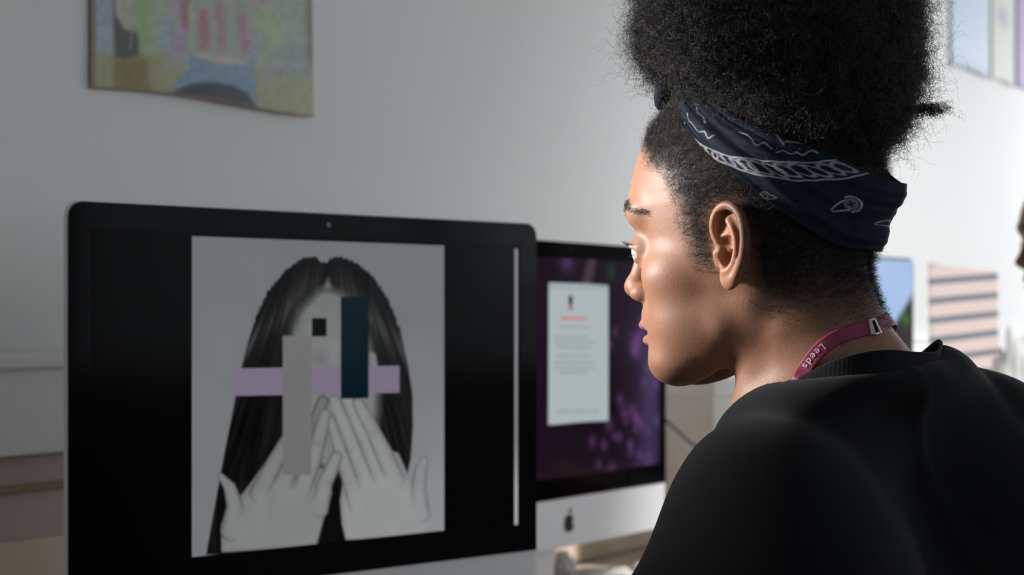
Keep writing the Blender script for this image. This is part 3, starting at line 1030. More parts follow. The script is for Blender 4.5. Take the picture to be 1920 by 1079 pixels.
def project(P, D, offset=0.0, it=40, ears=False):
    """march from outside points P along unit D until the body surface + offset, head frame"""
    P = P.copy()
    for _ in range(it):
        P = P + D * ((body_sdf_h(P, ears) - offset) * 0.7)[:, None]
    return P


def wpart(name, Vw, Fc, m, parent=None, **kw):
    return mesh(name, np.asarray(Vw) - R0, Fc, m, parent or person, **kw)


# eyes
m_eye = mat('eyeball', (0.8, 0.78, 0.76), 0.12)
vcol(m_eye)
for s in (1, -1):
    nu, nv = 32, 24
    a = np.linspace(0, 2 * math.pi, nu, endpoint=False)
    b = np.linspace(0.02, math.pi - 0.02, nv)
    A, B = np.meshgrid(a, b, indexing='ij')
    gaze = np.array([0.97, 0.05 * s, -0.20])
    g = gaze / np.linalg.norm(gaze)
    e1 = np.cross(g, [0, 0, 1.0]); e1 /= np.linalg.norm(e1)
    e2 = np.cross(g, e1)
    dirs = np.cos(B)[..., None] * g + np.sin(B)[..., None] * (np.cos(A)[..., None] * e1 + np.sin(A)[..., None] * e2)
    rr = 0.0122 + 0.0009 * np.exp(-(B / 0.42) ** 2)
    Pe = (np.array([0.0750, 0.0322 * s, 0.0060]) + dirs * rr[..., None]).reshape(-1, 3)
    Bf = B.ravel()[:, None]
    ce = np.where(Bf < 0.20, 0.005, np.where(Bf < 0.50, np.array([0.035, 0.018, 0.010]), np.array([0.52, 0.50, 0.49])))
    wpart('eye', h2w(Pe), grid_faces(nu, nv, True), m_eye, col=ce)
m_hair = mat('dark_hair', (0.010, 0.0078, 0.0072), 0.38, 0, 0.55)
# lashes
for s in (1, -1):
    V, Fc = [], []
    rng = np.random.RandomState(3)
    for k in range(46):
        t = k / 45
        up = t < 2
        for lower in ((0, 1) if k % 3 == 0 else (0,)):
            an = -1.15 + 2.3 * t
            c = np.array([0.0742, 0.0315 * s, 0.0060])
            el = 0.26 if not lower else -0.22
            dr = np.array([math.cos(an) * math.cos(el), math.sin(an) * math.cos(el), math.sin(el)])
            p = c + dr * 0.0137
            ln = (0.0085 if not lower else 0.0032) * rng.uniform(0.8, 1.15)
            cu = 0.9 if not lower else -0.8
            pts = [p + dr * ln * q + np.array([0, 0, cu * ln * (q ** 2) * 0.55 - (0.25 * ln * q if not lower else 0)]) for q in (0, 0.33, 0.66, 1)]
            sd = np.cross(dr, [0, 0, 1.0]); sd /= np.linalg.norm(sd)
            b0 = len(V)
            for q, pp in enumerate(pts):
                w = 0.00028 * (1 - 0.25 * q)
                for d3 in (sd * w, np.array([0, 0, w]), -sd * w):
                    V.append(pp + d3)
            for q in range(3):
                for j in range(3):
                    Fc.append([b0 + q * 3 + j, b0 + q * 3 + (j + 1) % 3, b0 + q * 3 + 3 + (j + 1) % 3, b0 + q * 3 + 3 + j])
    wpart('eyelashes', h2w(np.array(V)), Fc, m_hair)

# ---- strands: hair curves object from an array (n, k, 3)


def strands(name, P, r0, r1, m, parent):
    n, k, _ = P.shape
    hc = bpy.data.hair_curves.new(name)
    hc.add_curves([k] * n)
    hc.attributes['position'].data.foreach_set('vector', (P.reshape(-1, 3) - R0).astype(np.float32).ravel())
    ra = hc.attributes.get('radius') or hc.attributes.new('radius', 'FLOAT', 'POINT')
    ra.data.foreach_set('value', np.tile(np.linspace(r0, r1, k), n).astype(np.float32))
    hc.materials.append(m)
    return link(bpy.data.objects.new(name, hc), parent)


def frizz(root, dirn, length, k, wild, curl, rng, turns=2.0):
    """wiry curls: helix around a bending axis"""
    n = len(root)
    t = np.linspace(0, 1, k)
    d = dirn / np.linalg.norm(dirn, axis=1)[:, None]
    a = np.cross(d, rng.normal(size=(n, 3)))
    a /= np.linalg.norm(a, axis=1)[:, None]
    b = np.cross(d, a)
    bend = rng.normal(size=(n, 3)) * wild
    ph = rng.uniform(0, 6.28, n)[:, None]
    tr = (turns * rng.uniform(0.5, 1.4, n))[:, None] * 6.283
    L = length[:, None]
    cu = (curl * rng.uniform(0.5, 1.3, n))[:, None]
    env = np.clip(t * 4, 0, 1)[None]
    ca = np.cos(ph + tr * t) * cu * env
    sa = np.sin(ph + tr * t) * cu * env
    P = root[:, None] + d[:, None] * (L * t)[..., None] + bend[:, None] * (L * t ** 2)[..., None] * 0.5
    P = P + a[:, None] * ca[..., None] + b[:, None] * sa[..., None]
    return P


rng = np.random.RandomState(11)
# short hair combed up towards the scarf
ha = hair_amount(Vh, 0.016)
okp = (ha > 0.02) & (np.abs(Vh[:, 1]) < 0.077) & (Vh[:, 2] < 0.142)
cand = np.where(okp)[0]


def scatter(idx, weights, n):
    w = weights / weights.sum()
    s = rng.choice(idx, n, p=w)
    return Vh[s] + rng.normal(size=(n, 3)) * 0.0006, Nh[s], s


root, nn, si = scatter(cand, ha[cand] ** 1.3, 70000)
up = np.stack([-0.6 * np.ones(len(root)), 0 * root[:, 0], 0.8 * np.ones(len(root))], 1)
bl_ = np.clip((root[:, 2] + 0.045) / 0.085, 0, 1)[:, None]
up = up * bl_ + np.array([-0.6, 0, -0.10]) * (1 - bl_)
low = root[:, 2] < -0.005
dirn = up + nn * 0.55 + rng.normal(size=root.shape) * 0.30
Ls = rng.uniform(0.004, 0.012, len(root)) * (0.4 + 0.6 * ha[si]) * np.where(low, 0.75, 1.0)
Ps = frizz(root, dirn, Ls, 7, 0.35, 0.0009, rng, 1.2)
side_hair = strands('short_hair', h2w(Ps), 0.00007, 0.00004, m_hair, person)
# brows
bi = np.where(brow_sd(Vh) < 0)[0]
root, nn, si = scatter(bi, np.ones(len(bi)), 900)
dirn = np.stack([-0.6 * np.ones(900), 0.75 * np.sign(root[:, 1]), 0.15 * np.ones(900)], 1) + nn * 0.12 + rng.normal(size=root.shape) * 0.12
strands('eyebrows', h2w(frizz(root, dirn, rng.uniform(0.003, 0.006, 900), 5, 0.1, 0.0002, rng, 0.5)), 0.00011, 0.00005, m_hair, person)

# ---- the tall puff of curls
PC = np.array(px(1458, 70, 1.475))
PR = np.array([0.108, 0.108, 0.118])


PN = np.array([-0.444, 0.0, -0.896])


def puff_radius(D):
    """distance of the dense outline from PC in direction D (world)"""
    r = 1 / (np.abs(D[:, 0] / PR[0]) ** 2.5 + np.abs(D[:, 1] / PR[1]) ** 2.5 + np.abs(D[:, 2] / PR[2]) ** 2.5) ** 0.4
    # flattened where it sits on the scarf
    dn = D @ PN
    r = smin(r, np.where(dn > 0.05, 0.066 / np.maximum(dn, 0.05), 1.0), 0.02)
    r = r * (1 + 0.055 * vnoise(D * 3.1, 41) + 0.035 * vnoise(D * 7.3, 42))
    return r


def dirs_sphere(n):
    i = np.arange(n) + 0.5
    ph = np.arccos(1 - 2 * i / n)
    th = math.pi * (1 + 5 ** 0.5) * i
    return np.stack([np.cos(th) * np.sin(ph), np.sin(th) * np.sin(ph), np.cos(ph)], 1)


nu, nv = 240, 160
A, B = np.meshgrid(np.linspace(0, 2 * math.pi, nu, endpoint=False), np.linspace(0.01, math.pi - 0.01, nv), indexing='ij')
D = np.stack([np.cos(A) * np.sin(B), np.sin(A) * np.sin(B), np.cos(B)], -1).reshape(-1, 3)
rr = puff_radius(D) * (0.90 + 0.035 * vnoise(D * 22, 44) + 0.03 * vnoise(D * 48, 45))
m_puff = bump(mat('matted_curls', (0.006, 0.005, 0.0045), 0.75, 0, 0.3), 500, 1.0, 0.004, 4)
puff = wpart('afro_puff', PC + D * rr[:, None], grid_faces(nu, nv, True), m_puff)
# the curls that make its surface
n = 60000
D = dirs_sphere(n)
D = D + rng.normal(size=D.shape) * 0.01
D /= np.linalg.norm(D, axis=1)[:, None]
dep = rng.uniform(0.80, 0.97, n)
root = PC + D * (puff_radius(D) * dep)[:, None]
dirn = D * 0.75 + rng.normal(size=D.shape) * 0.85
Ls = rng.uniform(0.007, 0.018, n)
Pp = frizz(root, dirn, Ls, 20, 0.8, 0.0026, rng, 3.2)
strands('curls', Pp, 0.00013, 0.00008, m_hair, puff)
n = 6500
D = dirs_sphere(n) + rng.normal(size=(n, 3)) * 0.05
D /= np.linalg.norm(D, axis=1)[:, None]
root = PC + D * (puff_radius(D) * 0.96)[:, None]
Pp = frizz(root, D + rng.normal(size=D.shape) * 0.5, rng.uniform(0.008, 0.022, n), 30, 1.1, 0.0042, rng, 3.2)
strands('flyaway_curls', Pp, 0.00008, 0.00005, m_hair, puff)
# a tuft that sticks out behind
tp = px(1700, 205, 1.45)
n = 500
root = tp + rng.normal(size=(n, 3)) * np.array([0.006, 0.004, 0.0028])
root[:, 0] += rng.uniform(0, 0.024, n)
Pp = frizz(root, np.tile([1.0, 0, 0.0], (n, 1)) + rng.normal(size=(n, 3)) * 0.25, rng.uniform(0.003, 0.008, n), 12, 0.8, 0.0014, rng, 2.5)
strands('curl_tuft', Pp, 0.0001, 0.00006, m_hair, puff)

# ---- headscarf: a band round the head from the front knot down to the nape
def onhead(u, v, off=0.006):
    """(f, z) of the spot on the side of the head, cloth thickness added, met by a sight line"""
    d = np.array([(u - 960) / FPX, 1.0, (HORIZ - v) / FPX])
    t = 1.30
    for _ in range(160):
        P = np.array([[0, 0, CAMZ]]) + d * t
        s_ = float(head_sdf(w2h(P).astype(np.float32), False)[0]) - off
        t += s_ * 0.5
        if t > 1.62:
            break
    h = w2h(P[0])
    return float(h[0]), float(h[2])


EDGE_LOW = [onhead(*p) for p in [(1272, 196), (1281, 228), (1300, 258), (1330, 290), (1365, 318), (1400, 345), (1440, 378), (1500, 420), (1560, 455), (1600, 466)]] + [(-0.108, 0.0045), (-0.125, 0.006)]
EDGE_UP = [side(1285, 150, .02), side(1320, 172, .04)] + [onhead(*p, 0.010) for p in [(1370, 215), (1420, 240), (1470, 260), (1520, 278), (1570, 296), (1612, 318), (1645, 332)]] + [(-0.118, 0.053), (-0.135, 0.050)]
nu, nv = 420, 90
s = np.linspace(0, 1, nu)
Lo, Up = smoothpath(EDGE_LOW, nu), smoothpath(EDGE_UP, nu)
AX = np.array([[0.030, 0.090], [-0.095, 0.035]])     # inner axis in (f, z)
rows = []
halfV = []
tt = np.linspace(0, 1, nv)
for sgn in (1, -1):
    Fg = Lo[:, None, 0] * (1 - tt) + Up[:, None, 0] * tt
    Zg = Lo[:, None, 1] * (1 - tt) + Up[:, None, 1] * tt
    G = np.stack([Fg, np.full_like(Fg, 0.13 * sgn), Zg], -1).reshape(-1, 3)
    # aim from the side inwards, turning to front/back at the ends so the band wraps round
    sg = np.repeat(s, nv)
    c = np.stack([np.interp(sg, [0, 1], AX[:, 0]), np.zeros(len(sg)), np.interp(sg, [0, 1], AX[:, 1])], 1)
    halfV.append((G, c, sg))
m_scarf = vcol(mat('bandana_cotton', (0.01, 0.015, 0.03), 0.85, 0, 0.2))
bump(m_scarf, 1500, 0.3, 0.0005, 2)


def scarf_side(sgn, spans=None):
    """near-side drawn outline (f,z) laid onto the surface: find lateral offset where the surface passes"""
    Fg = Lo[:, None, 0] * (1 - tt) + Up[:, None, 0] * tt
    Zg = Lo[:, None, 1] * (1 - tt) + Up[:, None, 1] * tt
    if spans is not None:                  # keep each row to the part that lies on the head
        F2, Z2 = Fg.copy(), Zg.copy()
        q_ = np.linspace(0, 1, nu)
        q_ = 0.5 - 0.5 * np.cos(q_ * math.pi) * 1.0
        q_ = 0.35 * np.linspace(0, 1, nu) + 0.65 * q_
        for j in range(nv):
            x_ = spans[0][j] + (spans[1][j] - spans[0][j]) * q_
            F2[:, j] = np.interp(x_, np.arange(nu), Fg[:, j])
            Z2[:, j] = np.interp(x_, np.arange(nu), Zg[:, j])
        Fg, Zg = F2, Z2
    Fg, Zg = Fg.ravel(), Zg.ravel()
    # march outward->inward along l
    sg = np.repeat(s, nv)
    tg = np.tile(tt, nu)
    fold = 0.0009 * np.sin(tg * 19 + 5 * sg) * np.sin(math.pi * sg) + 0.0012 * vnoise(np.stack([sg * 7, tg * 3.0, 0 * tg], -1), 51) + 0.0009 * vnoise(np.stack([sg * 5 + tg * 3, tg * 14.0, 0 * tg], -1), 52)
    off = 0.0052 + fold + 0.016 * np.clip((sg - 0.45) / 0.55, 0, 1) ** 1.5 * (0.25 + 0.75 * tg) + 0.002 * np.clip((sg - 0.75) * 4, 0, 1) * np.sin(tg * 9)
    lo_, hi_ = np.zeros(len(Fg)), np.full(len(Fg), 0.115)
    for _ in range(18):
        mid_ = (lo_ + hi_) / 2
        o_ = head_sdf(np.stack([Fg, mid_, Zg], -1).astype(np.float32), False) > off
        hi_ = np.where(o_, mid_, hi_)
        lo_ = np.where(o_, lo_, mid_)
    l = np.where(lo_ > 0.0008, lo_, 0.0)
    if spans is not None:
        l = l * np.sin(math.pi / 2 * np.clip((1 - sg) / 0.12, 0, 1)) * np.sin(math.pi / 2 * np.clip(sg / 0.04, 0, 1))
    if spans is None:
        g_ = (l > 1e-4).reshape(nu, nv)
        a_ = np.array([np.argmax(g_[:, j]) for j in range(nv)], float)
        b_ = np.array([nu - 1 - np.argmax(g_[::-1, j]) for j in range(nv)], float)
        for w_ in (a_, b_):
            for _ in range(20):
                w_[1:-1] = (w_[:-2] + w_[1:-1] + w_[2:]) / 3
        return scarf_side(sgn, (a_ - 1.0, b_ + 1.5))
    cc = np.stack([np.clip(Fg, -0.045, 0.02), 0 * sg, np.clip(Zg, 0.0, 0.06)], 1)
    dr = np.stack([Fg, l, Zg], -1) - cc
    dr /= np.linalg.norm(dr, axis=1)[:, None]
    # from inside outwards until the surface plus offset is left behind
    lo_, hi_ = np.zeros(len(Fg)), np.full(len(Fg), 0.2)
    for _ in range(26):
        mid_ = (lo_ + hi_) / 2
        o_ = head_sdf((cc + dr * mid_[:, None]).astype(np.float32), False) > off
        hi_ = np.where(o_, mid_, hi_)
        lo_ = np.where(o_, lo_, mid_)
    q = cc + dr * mid_[:, None]
    q[:, 1] *= sgn
    return q.reshape(nu, nv, 3), sg, tg
    # near the ends, close the band over the midline
    return np.stack([Fg, l * sgn, Zg], -1).reshape(nu, nv, 3), sg, tg


Pn, sg, tg = scarf_side(1)
Pf, _, _ = scarf_side(-1)


def scarf_pattern(P, sg, tg):
    """white printed border, drops, scrolls and paisleys in centimetres along the cloth"""
    n = len(sg)
    C = np.tile(np.array([0.0085, 0.015, 0.028]), (n, 1)) * (1 + 0.25 * vnoise(P * 700, 8)[:, None])
    Q = P.reshape(nu, nv, 3)
    step = np.linalg.norm(np.diff(Q[:, nv // 2], axis=0), axis=1)
    arc = np.concatenate([[0], np.cumsum(step)]) * 100
    X = np.repeat(arc, nv)
    wid = np.linalg.norm(Q[:, -1] - Q[:, 0], axis=1) * 100
    Y = tg * np.repeat(wid, nv)                     # cm up from the lower edge
    lw = 0.05
    ink = np.zeros(n)
    F_, Z_ = P[:, 0], P[:, 2]
    cm = 0.01
    stroke = lambda pts, w: aa(cap2(F_ / cm, Z_ / cm, [(p[0] / cm, p[1] / cm) for p in pts], [w] * len(pts))[0], 0.05)
    bu = smoothpath([side(*p) for p in ((1284, 246, .05), (1306, 264, .06), (1335, 279, .064), (1365, 291, .07), (1400, 299, .072), (1450, 304, .072), (1500, 306, .070), (1560, 301, .062))], 30)
    bl = smoothpath([side(*p) for p in ((1312, 274, .06), (1335, 291, .064), (1362, 306, .07), (1395, 319, .073), (1435, 330, .074), (1485, 338, .073), (1530, 337, .07), (1580, 331, .063), (1614, 321, .055))], 30)
    ink = np.maximum(ink, stroke(bu, 0.055))
    ink = np.maximum(ink, stroke(bl, 0.055))
    nd = 15
    for k in range(nd):
        q = 0.06 + 0.90 * k / (nd - 1)
        i_ = q * 29
        i0 = int(i_)
        fr_ = i_ - i0
        i1 = min(i0 + 1, 29)
        pu = bu[i0] * (1 - fr_) + bu[i1] * fr_
        pl_ = bl[i0] * (1 - fr_) + bl[i1] * fr_
        ax_ = (pl_ - pu)
        L_ = np.linalg.norm(ax_)
        ax_ = ax_ / L_
        sd_ = np.array([-ax_[1], ax_[0]])
        c_ = (pu + pl_) / 2
        a1 = ((F_ - c_[0]) * ax_[0] + (Z_ - c_[1]) * ax_[1]) / (L_ * 0.36)
        a2 = ((F_ - c_[0]) * sd_[0] + (Z_ - c_[1]) * sd_[1]) / 0.0026 + 0.35 * (1 - a1 ** 2) * (1 if k % 2 else -1) * 0.4
        wv = 1.0 - 0.35 * a1 * (1 if k % 3 else -1)
        e = np.hypot(a1, a2 / np.maximum(wv, 0.1))
        ink = np.maximum(ink, aa(np.abs(e - 0.85) - 0.13, 0.22))
    # scrolls of the printed field above the border
    sc_ = lambda pts: [side(*p) for p in pts]
    for pts in (((1283, 214, .05), (1291, 222, .05), (1296, 232, .052), (1291, 241, .052), (1284, 238, .05), (1282, 230, .05)),
                ((1300, 216, .05), (1303, 230, .053), (1312, 236, .055), (1322, 250, .058), (1335, 250, .06), (1343, 262, .062), (1352, 258, .063)),
                ((1313, 205, .05), (1318, 216, .052), (1328, 224, .055), (1334, 236, .058)),
                ((1286, 226, .05), (1290, 230, .05), (1288, 235, .05)),
                ((1395, 252, .065), (1412, 258, .066), (1428, 276, .068), (1440, 270, .068), (1452, 282, .069)),
                ((1455, 248, .064), (1466, 262, .066), (1475, 272, .067)), ((1478, 268, .066), (1508, 271, .066)),
                ((1462, 290, .068), (1472, 284, .068), (1484, 290, .068), (1496, 286, .067), (1506, 291, .067), (1520, 284, .066), (1530, 288, .066))):
        ink = np.maximum(ink, 0.85 * stroke(smoothpath(sc_(pts), 24), 0.045))
    # paisleys placed on the side view
    for (u, v, l_, sc, ang) in ((1580, 381, .06, 1.0, 15), (1646, 413, .03, 0.62, 10), (1437, 368, .076, 0.60, 160)):
        f0, z0 = side(u, v, l_)
        a = math.radians(ang)
        x = (-(P[:, 0] - f0) * 100 * 0.9) / sc
        y = ((P[:, 2] - z0) * 100) / sc
        x, y = x * math.cos(a) + y * math.sin(a), -x * math.sin(a) + y * math.cos(a)
        # drop with its tip to the left-down
        ww = 0.62 * np.sqrt(np.clip((x + 1.15) / 1.6, 0, 1))
        yb = y + 0.16 * np.clip(-x, 0, 2) ** 1.5
        inside = np.where(x > -0.1, np.hypot(x - 0.1, yb) - 0.58, np.abs(yb) - ww * 0.80)
        inside = np.where(x < -1.1, 1, inside)
        ink = np.maximum(ink, aa(np.abs(inside + 0.06) - 0.055, 0.06))
        ink = np.maximum(ink, 0.45 * aa(np.hypot(x - 0.1, y) - 0.38, 0.1))
        ink = np.maximum(ink, -1) * np.where((np.abs(x - 0.1) < 0.07) & (np.abs(y) < 0.24), 0.2, 1) * np.where((np.abs(x - 0.1) < 0.22) & (np.abs(y) < 0.07), 0.2, 1)
    ink = ink * (0.85 + 0.15 * vnoise(P * 900, 12))
    ink = np.clip(ink, 0, 1)[:, None]
    return C * (1 - ink) + np.array([0.42, 0.43, 0.46]) * ink


Cs = np.vstack([scarf_pattern(Pn.reshape(-1, 3), sg, tg), scarf_pattern(np.abs(Pf.reshape(-1, 3)) * np.sign(np.array([1, 1, 1])) if False else (Pf.reshape(-1, 3) * [1, -1, 1]), sg, tg)])
fn_ = grid_faces(nu, nv)
Vs = np.vstack([Pn.reshape(-1, 3), Pf.reshape(-1, 3)])
Fs = np.vstack([fn_, fn_[:, ::-1] + nu * nv])
scarf = wpart('headscarf', h2w(Vs), Fs, m_scarf, col=Cs)
sm = scarf.modifiers.new('thickness', 'SOLIDIFY')
sm.thickness = 0.0012
sm.offset = 1.0
# twisted knot tail over the forehead
kp = smoothpath([px(1290, 130, 1.50), px(1262, 148, 1.50), px(1247, 168, 1.505), px(1240, 188, 1.508), px(1237, 207, 1.51)], 24)
kr = np.interp(np.linspace(0, 1, 24), [0, 0.3, 0.7, 0.92, 1], [0.006, 0.0080, 0.0068, 0.0040, 0.0012])
kt = tube('knot', kp - R0, kr, mat('bandana_plain', (0.009, 0.014, 0.026), 0.85, 0, 0.2), scarf, seg=20)
tube('cloth_hem', smoothpath([px(1246, 207, 1.495), px(1258, 199, 1.492), px(1272, 188, 1.49), px(1281, 178, 1.49)], 12) - R0, 0.0009, mat('pale_hem', (0.30, 0.30, 0.31), 0.8), scarf, seg=8)

# ------------------------------------------------------------------ T-shirt


def collar_pts():
    A = lambda x, y, z: (x, y, CAMZ + z)
    return [A(0.183, 1.450, -0.062), A(0.205, 1.405, -0.0465), A(0.236, 1.385, -0.0290), A(0.268, 1.388, -0.0225), A(0.300, 1.412, -0.0245), A(0.322, 1.445, -0.0240),
            A(0.334, 1.500, -0.0165), A(0.315, 1.545, -0.040), A(0.270, 1.565, -0.072), A(0.222, 1.550, -0.095), A(0.190, 1.505, -0.088)]


KP = smoothpath(collar_pts(), 60, True)


def shirt_sdf(P):
    d = trap_sdf(P) - 0.0075
    x, y, z = P[:, 0], P[:, 1], P[:, 2] - CAMZ
    A = lambda a, b, c: np.array([a, b, CAMZ + c])
    # loose sleeves and hanging back
    d = smin(d, capsule(P, A(0.190, 1.356, -0.138), A(0.104, 1.448, -0.320), 0.052, 0.062), 0.02)
    d = smin(d, capsule(P, A(0.382, 1.556, -0.114), A(0.398, 1.670, -0.290), 0.060, 0.062), 0.02)
    d = smin(d, capsule(P, A(0.210, 1.350, -0.20), A(0.25, 1.37, -0.60), 0.075, 0.090), 0.06)
    d = smin(d, capsule(P, A(0.375, 1.50, -0.17), A(0.36, 1.46, -0.60), 0.085, 0.100), 0.06)
    # shoulder line towards the right, and cloth gathered below the collar
    d = smin(d, capsule(P, A(0.325, 1.480, -0.062), A(0.400, 1.560, -0.098), 0.036, 0.044), 0.02)
    # cloth rising to meet the collar
    k = np.linalg.norm((P - np.array([0.258, 1.475, CAMZ - 0.05])) * [1, 1, 0.8], axis=1) < 0.16
    Pk, h = P[k], np.full(int(k.sum()), 1.0, np.float32)
    Kc = KP[:, :] - KP.mean(0)
    Kc[:, 2] = 0
    Kc /= np.linalg.norm(Kc, axis=1)[:, None]
    Kr = KP + Kc * 0.006 + [0, 0, -0.024]
    for i in range(len(Kr)):
        h = np.minimum(h, capsule(Pk, Kr[i], Kr[(i + 1) % len(Kr)], 0.009, 0.009))
    d[k] = smin(d[k], h, 0.028)
    # folds
    w = np.clip((z + 0.6) * 4, 0, 1)
    la = (x - 0.26) * 0.76 + (y - 1.47) * 0.65
    fo = np.sin(la * 60 + 14 * z + 2.0 * np.sin(z * 11)) * np.clip(-(z + 0.09) * 5, 0, 1) * 0.0030
    fo += 0.0030 * vnoise(np.stack([la * 12 + z * 9, z * 5, y * 6], -1), 61) + 0.0016 * vnoise(np.stack([la * 30 - z * 24, z * 10, y * 10], -1), 62)
    # diagonal fold from the collar down the middle of the back
    ln = np.abs((la + 0.02) + 0.32 * (z + 0.05))
    fo += -0.0022 * np.exp(-(ln / 0.007) ** 2) * (z < -0.03)
    fo += 0.0030 * np.exp(-((la - 0.105 + 0.25 * (z + 0.06)) / 0.014) ** 2) * (z > -0.2)
    d = d + fo * w
    # crease where the sleeve leaves the shoulder, and a seam below the ribbing
    q1 = capsule(P, A(0.150, 1.330, -0.085), A(0.118, 1.370, -0.150), 0.0, 0.0)
    fo += -0.0030 * np.exp(-(q1 / 0.006) ** 2) + 0.0020 * np.exp(-((q1 - 0.012) / 0.007) ** 2)
    fo += 0.0022 * np.sin(85 * (x * 0.8 + z * 1.2) + 3 * np.sin(30 * z)) * np.exp(-(((x - 0.345) / 0.03) ** 2 + ((z + 0.055) / 0.035) ** 2))
    # neck opening: cut by the plane of the collar
    nrm = np.array([-0.30, 0.33, 0.895]); nrm /= np.linalg.norm(nrm)
    c = A(0.262, 1.472, -0.050)
    pl = (P - c) @ nrm
    rad = np.linalg.norm((P - c) - pl[:, None] * nrm, axis=1)
    cut = np.maximum(polysd(x, y, KP[:, :2]) + 0.001, (c[2] - CAMZ) - 0.012 - ((x - c[0]) * nrm[0] + (y - c[1]) * nrm[1]) / nrm[2] - z)
    d = smax(d, -cut, 0.003)
    # hollow under it so the neck stands in a hole
    d = smax(d, z + 0.6 if False else -(z + 0.66), 0.01)
    return d


m_shirt = bump(mat('black_cotton', (0.0065, 0.0072, 0.0088), 0.9, 0, 0.12, Sheen_Weight=0.06, Sheen_Roughness=0.5), 700, 0.35, 0.0006, 3)
Vs, Fs = sdf_grid(shirt_sdf, (-0.02, 1.20, CAMZ - 0.68), (0.54, 1.80, CAMZ + 0.02), 0.004)
# cut the sleeves open at the cuff: keep the upper arm only
Vs = smooth_mesh(Vs, Fs, 2, 0.4)
if (normals(Vs, Fs) * (Vs - Vs.mean(0))).sum() < 0:
    Fs = Fs[:, ::-1]
shirt = wpart('t_shirt', Vs, Fs, m_shirt)
# ribbed collar band
n = 360
K = smoothpath(collar_pts(), n, True)
cen = K.mean(0)
out = K - cen
out[:, 2] = 0
out /= np.linalg.norm(out, axis=1)[:, None]
prof = [(-0.0012, -0.003), (-0.0008, 0.000), (0.0004, 0.0008), (0.0016, -0.0002), (0.0030, -0.0060), (0.0052, -0.0120), (0.0075, -0.0165), (0.0086, -0.0190), (0.0070, -0.0215), (0.0030, -0.0150), (0.0004, -0.0060)]
rib = 0.00022 * np.sin(np.arange(n) * 2 * math.pi / 3.0)
V = []
for i in range(n):
    for j, (o, z) in enumerate(prof):
        V.append(K[i] + out[i] * (o + (rib[i] if 2 < j < 7 else 0)) + np.array([0, 0, z]))
wpart('collar', np.array(V), grid_faces(n, len(prof), True, True), m_shirt, shirt)

# ------------------------------------------------------------------ lanyard
lan = thing('lanyard', 'magenta ribbed lanyard with white lettering and a metal clasp round the person\'s neck', 'lanyard', tuple(R0))
m_lan = bump(mat('magenta_webbing', (0.235, 0.016, 0.068), 0.55), 1200, 0.3, 0.0004)
m_met = mat('nickel_clasp', (0.62, 0.60, 0.58), 0.25, 1.0)
m_ink = mat('white_print', (0.75, 0.70, 0.72), 0.6)


def onto(u, v, off=0.0):
    """point where the sight line meets the neck"""
    d = np.array([(u - 960) / FPX, 1.0, (HORIZ - v) / FPX])
    t = 1.25
    for _ in range(200):
        P = np.array([[0, 0, CAMZ]]) + d * t
        s_ = float(body_sdf_h(w2h(P), True)[0]) - off
        t += s_ * 0.6
        if abs(s_) < 1e-5:
            break
    return P[0]


ctrl = [onto(u, v, 0.0022) for u, v in ((1492, 722), (1508, 694), (1530, 664), (1556, 641), (1588, 626), (1622, 616), (1640, 613))]
last = ctrl[-1]
# round the far side of the neck and down to the chest
nk = np.array([0.246, 1.470])
more = []
for ang, zz in ((-35, 0.0065), (-5, -0.000), (30, -0.014), (65, -0.035), (100, -0.058), (130, -0.078)):
    a = math.radians(ang)
    D2 = np.array([math.cos(a), math.sin(a), 0.0])
    t = 0.16
    base = np.array([nk[0], nk[1], CAMZ - 0.006 + zz])
    for _ in range(60):
        t -= (float(body_sdf_h(w2h((base + D2 * t)[None]), False)[0]) - 0.0022) * 0.6
    more.append(base + D2 * t)
first = [ctrl[0] + np.array([-0.012, 0.02, -0.022]), ctrl[0] + np.array([-0.022, 0.045, -0.045])][::-1]
LP_ = smoothpath(first + ctrl + more, 260)
T = np.gradient(LP_, axis=0)
T /= np.linalg.norm(T, axis=1)[:, None]
gN = []
Ph = w2h(LP_)
for ax in range(3):
    e = np.zeros(3); e[ax] = 0.0015
    gN.append(body_sdf_h(Ph + e, False) - body_sdf_h(Ph - e, False))
gN = np.stack(gN, 1)
gN /= np.linalg.norm(gN, axis=1)[:, None]
Nw = h2w(gN + 0) - HC
Wd = np.cross(Nw, T)
Wd /= np.linalg.norm(Wd, axis=1)[:, None]
for _ in range(30):
    Wd[1:-1] = (Wd[:-2] + Wd[1:-1] * 2 + Wd[2:]) / 4
Wd /= np.linalg.norm(Wd, axis=1)[:, None]
Nw = np.cross(T, Wd)
if Wd[150, 2] < 0:
    pass
hw_ = 0.0056
cs = [(-hw_, -0.0005), (-hw_, 0.0005)] + [(-hw_ + hw_ * 2 * q / 12, 0.0008 + 0.00022 * (q % 2)) for q in range(1, 12)] + [(hw_, 0.0005), (hw_, -0.0005)]
V = np.array([[LP_[i] + Wd[i] * a + Nw[i] * b for a, b in cs] for i in range(len(LP_))])
ci = int(np.argmin(np.linalg.norm(LP_ - onto(1634, 614, 0.0022), axis=1)))
g0, g1 = ci - 7, ci + 5
for nm, a, b in (('strap', 0, g0), ('strap', g1, len(LP_))):
    k = b - a
    mesh(nm, V[a:b].reshape(-1, 3) - R0, grid_faces(k, len(cs), False, True), m_lan, lan)
# clasp: two bars, a plate and end caps
fr = lambda i, a, b: LP_[i] + Wd[i] * a + Nw[i] * b - R0


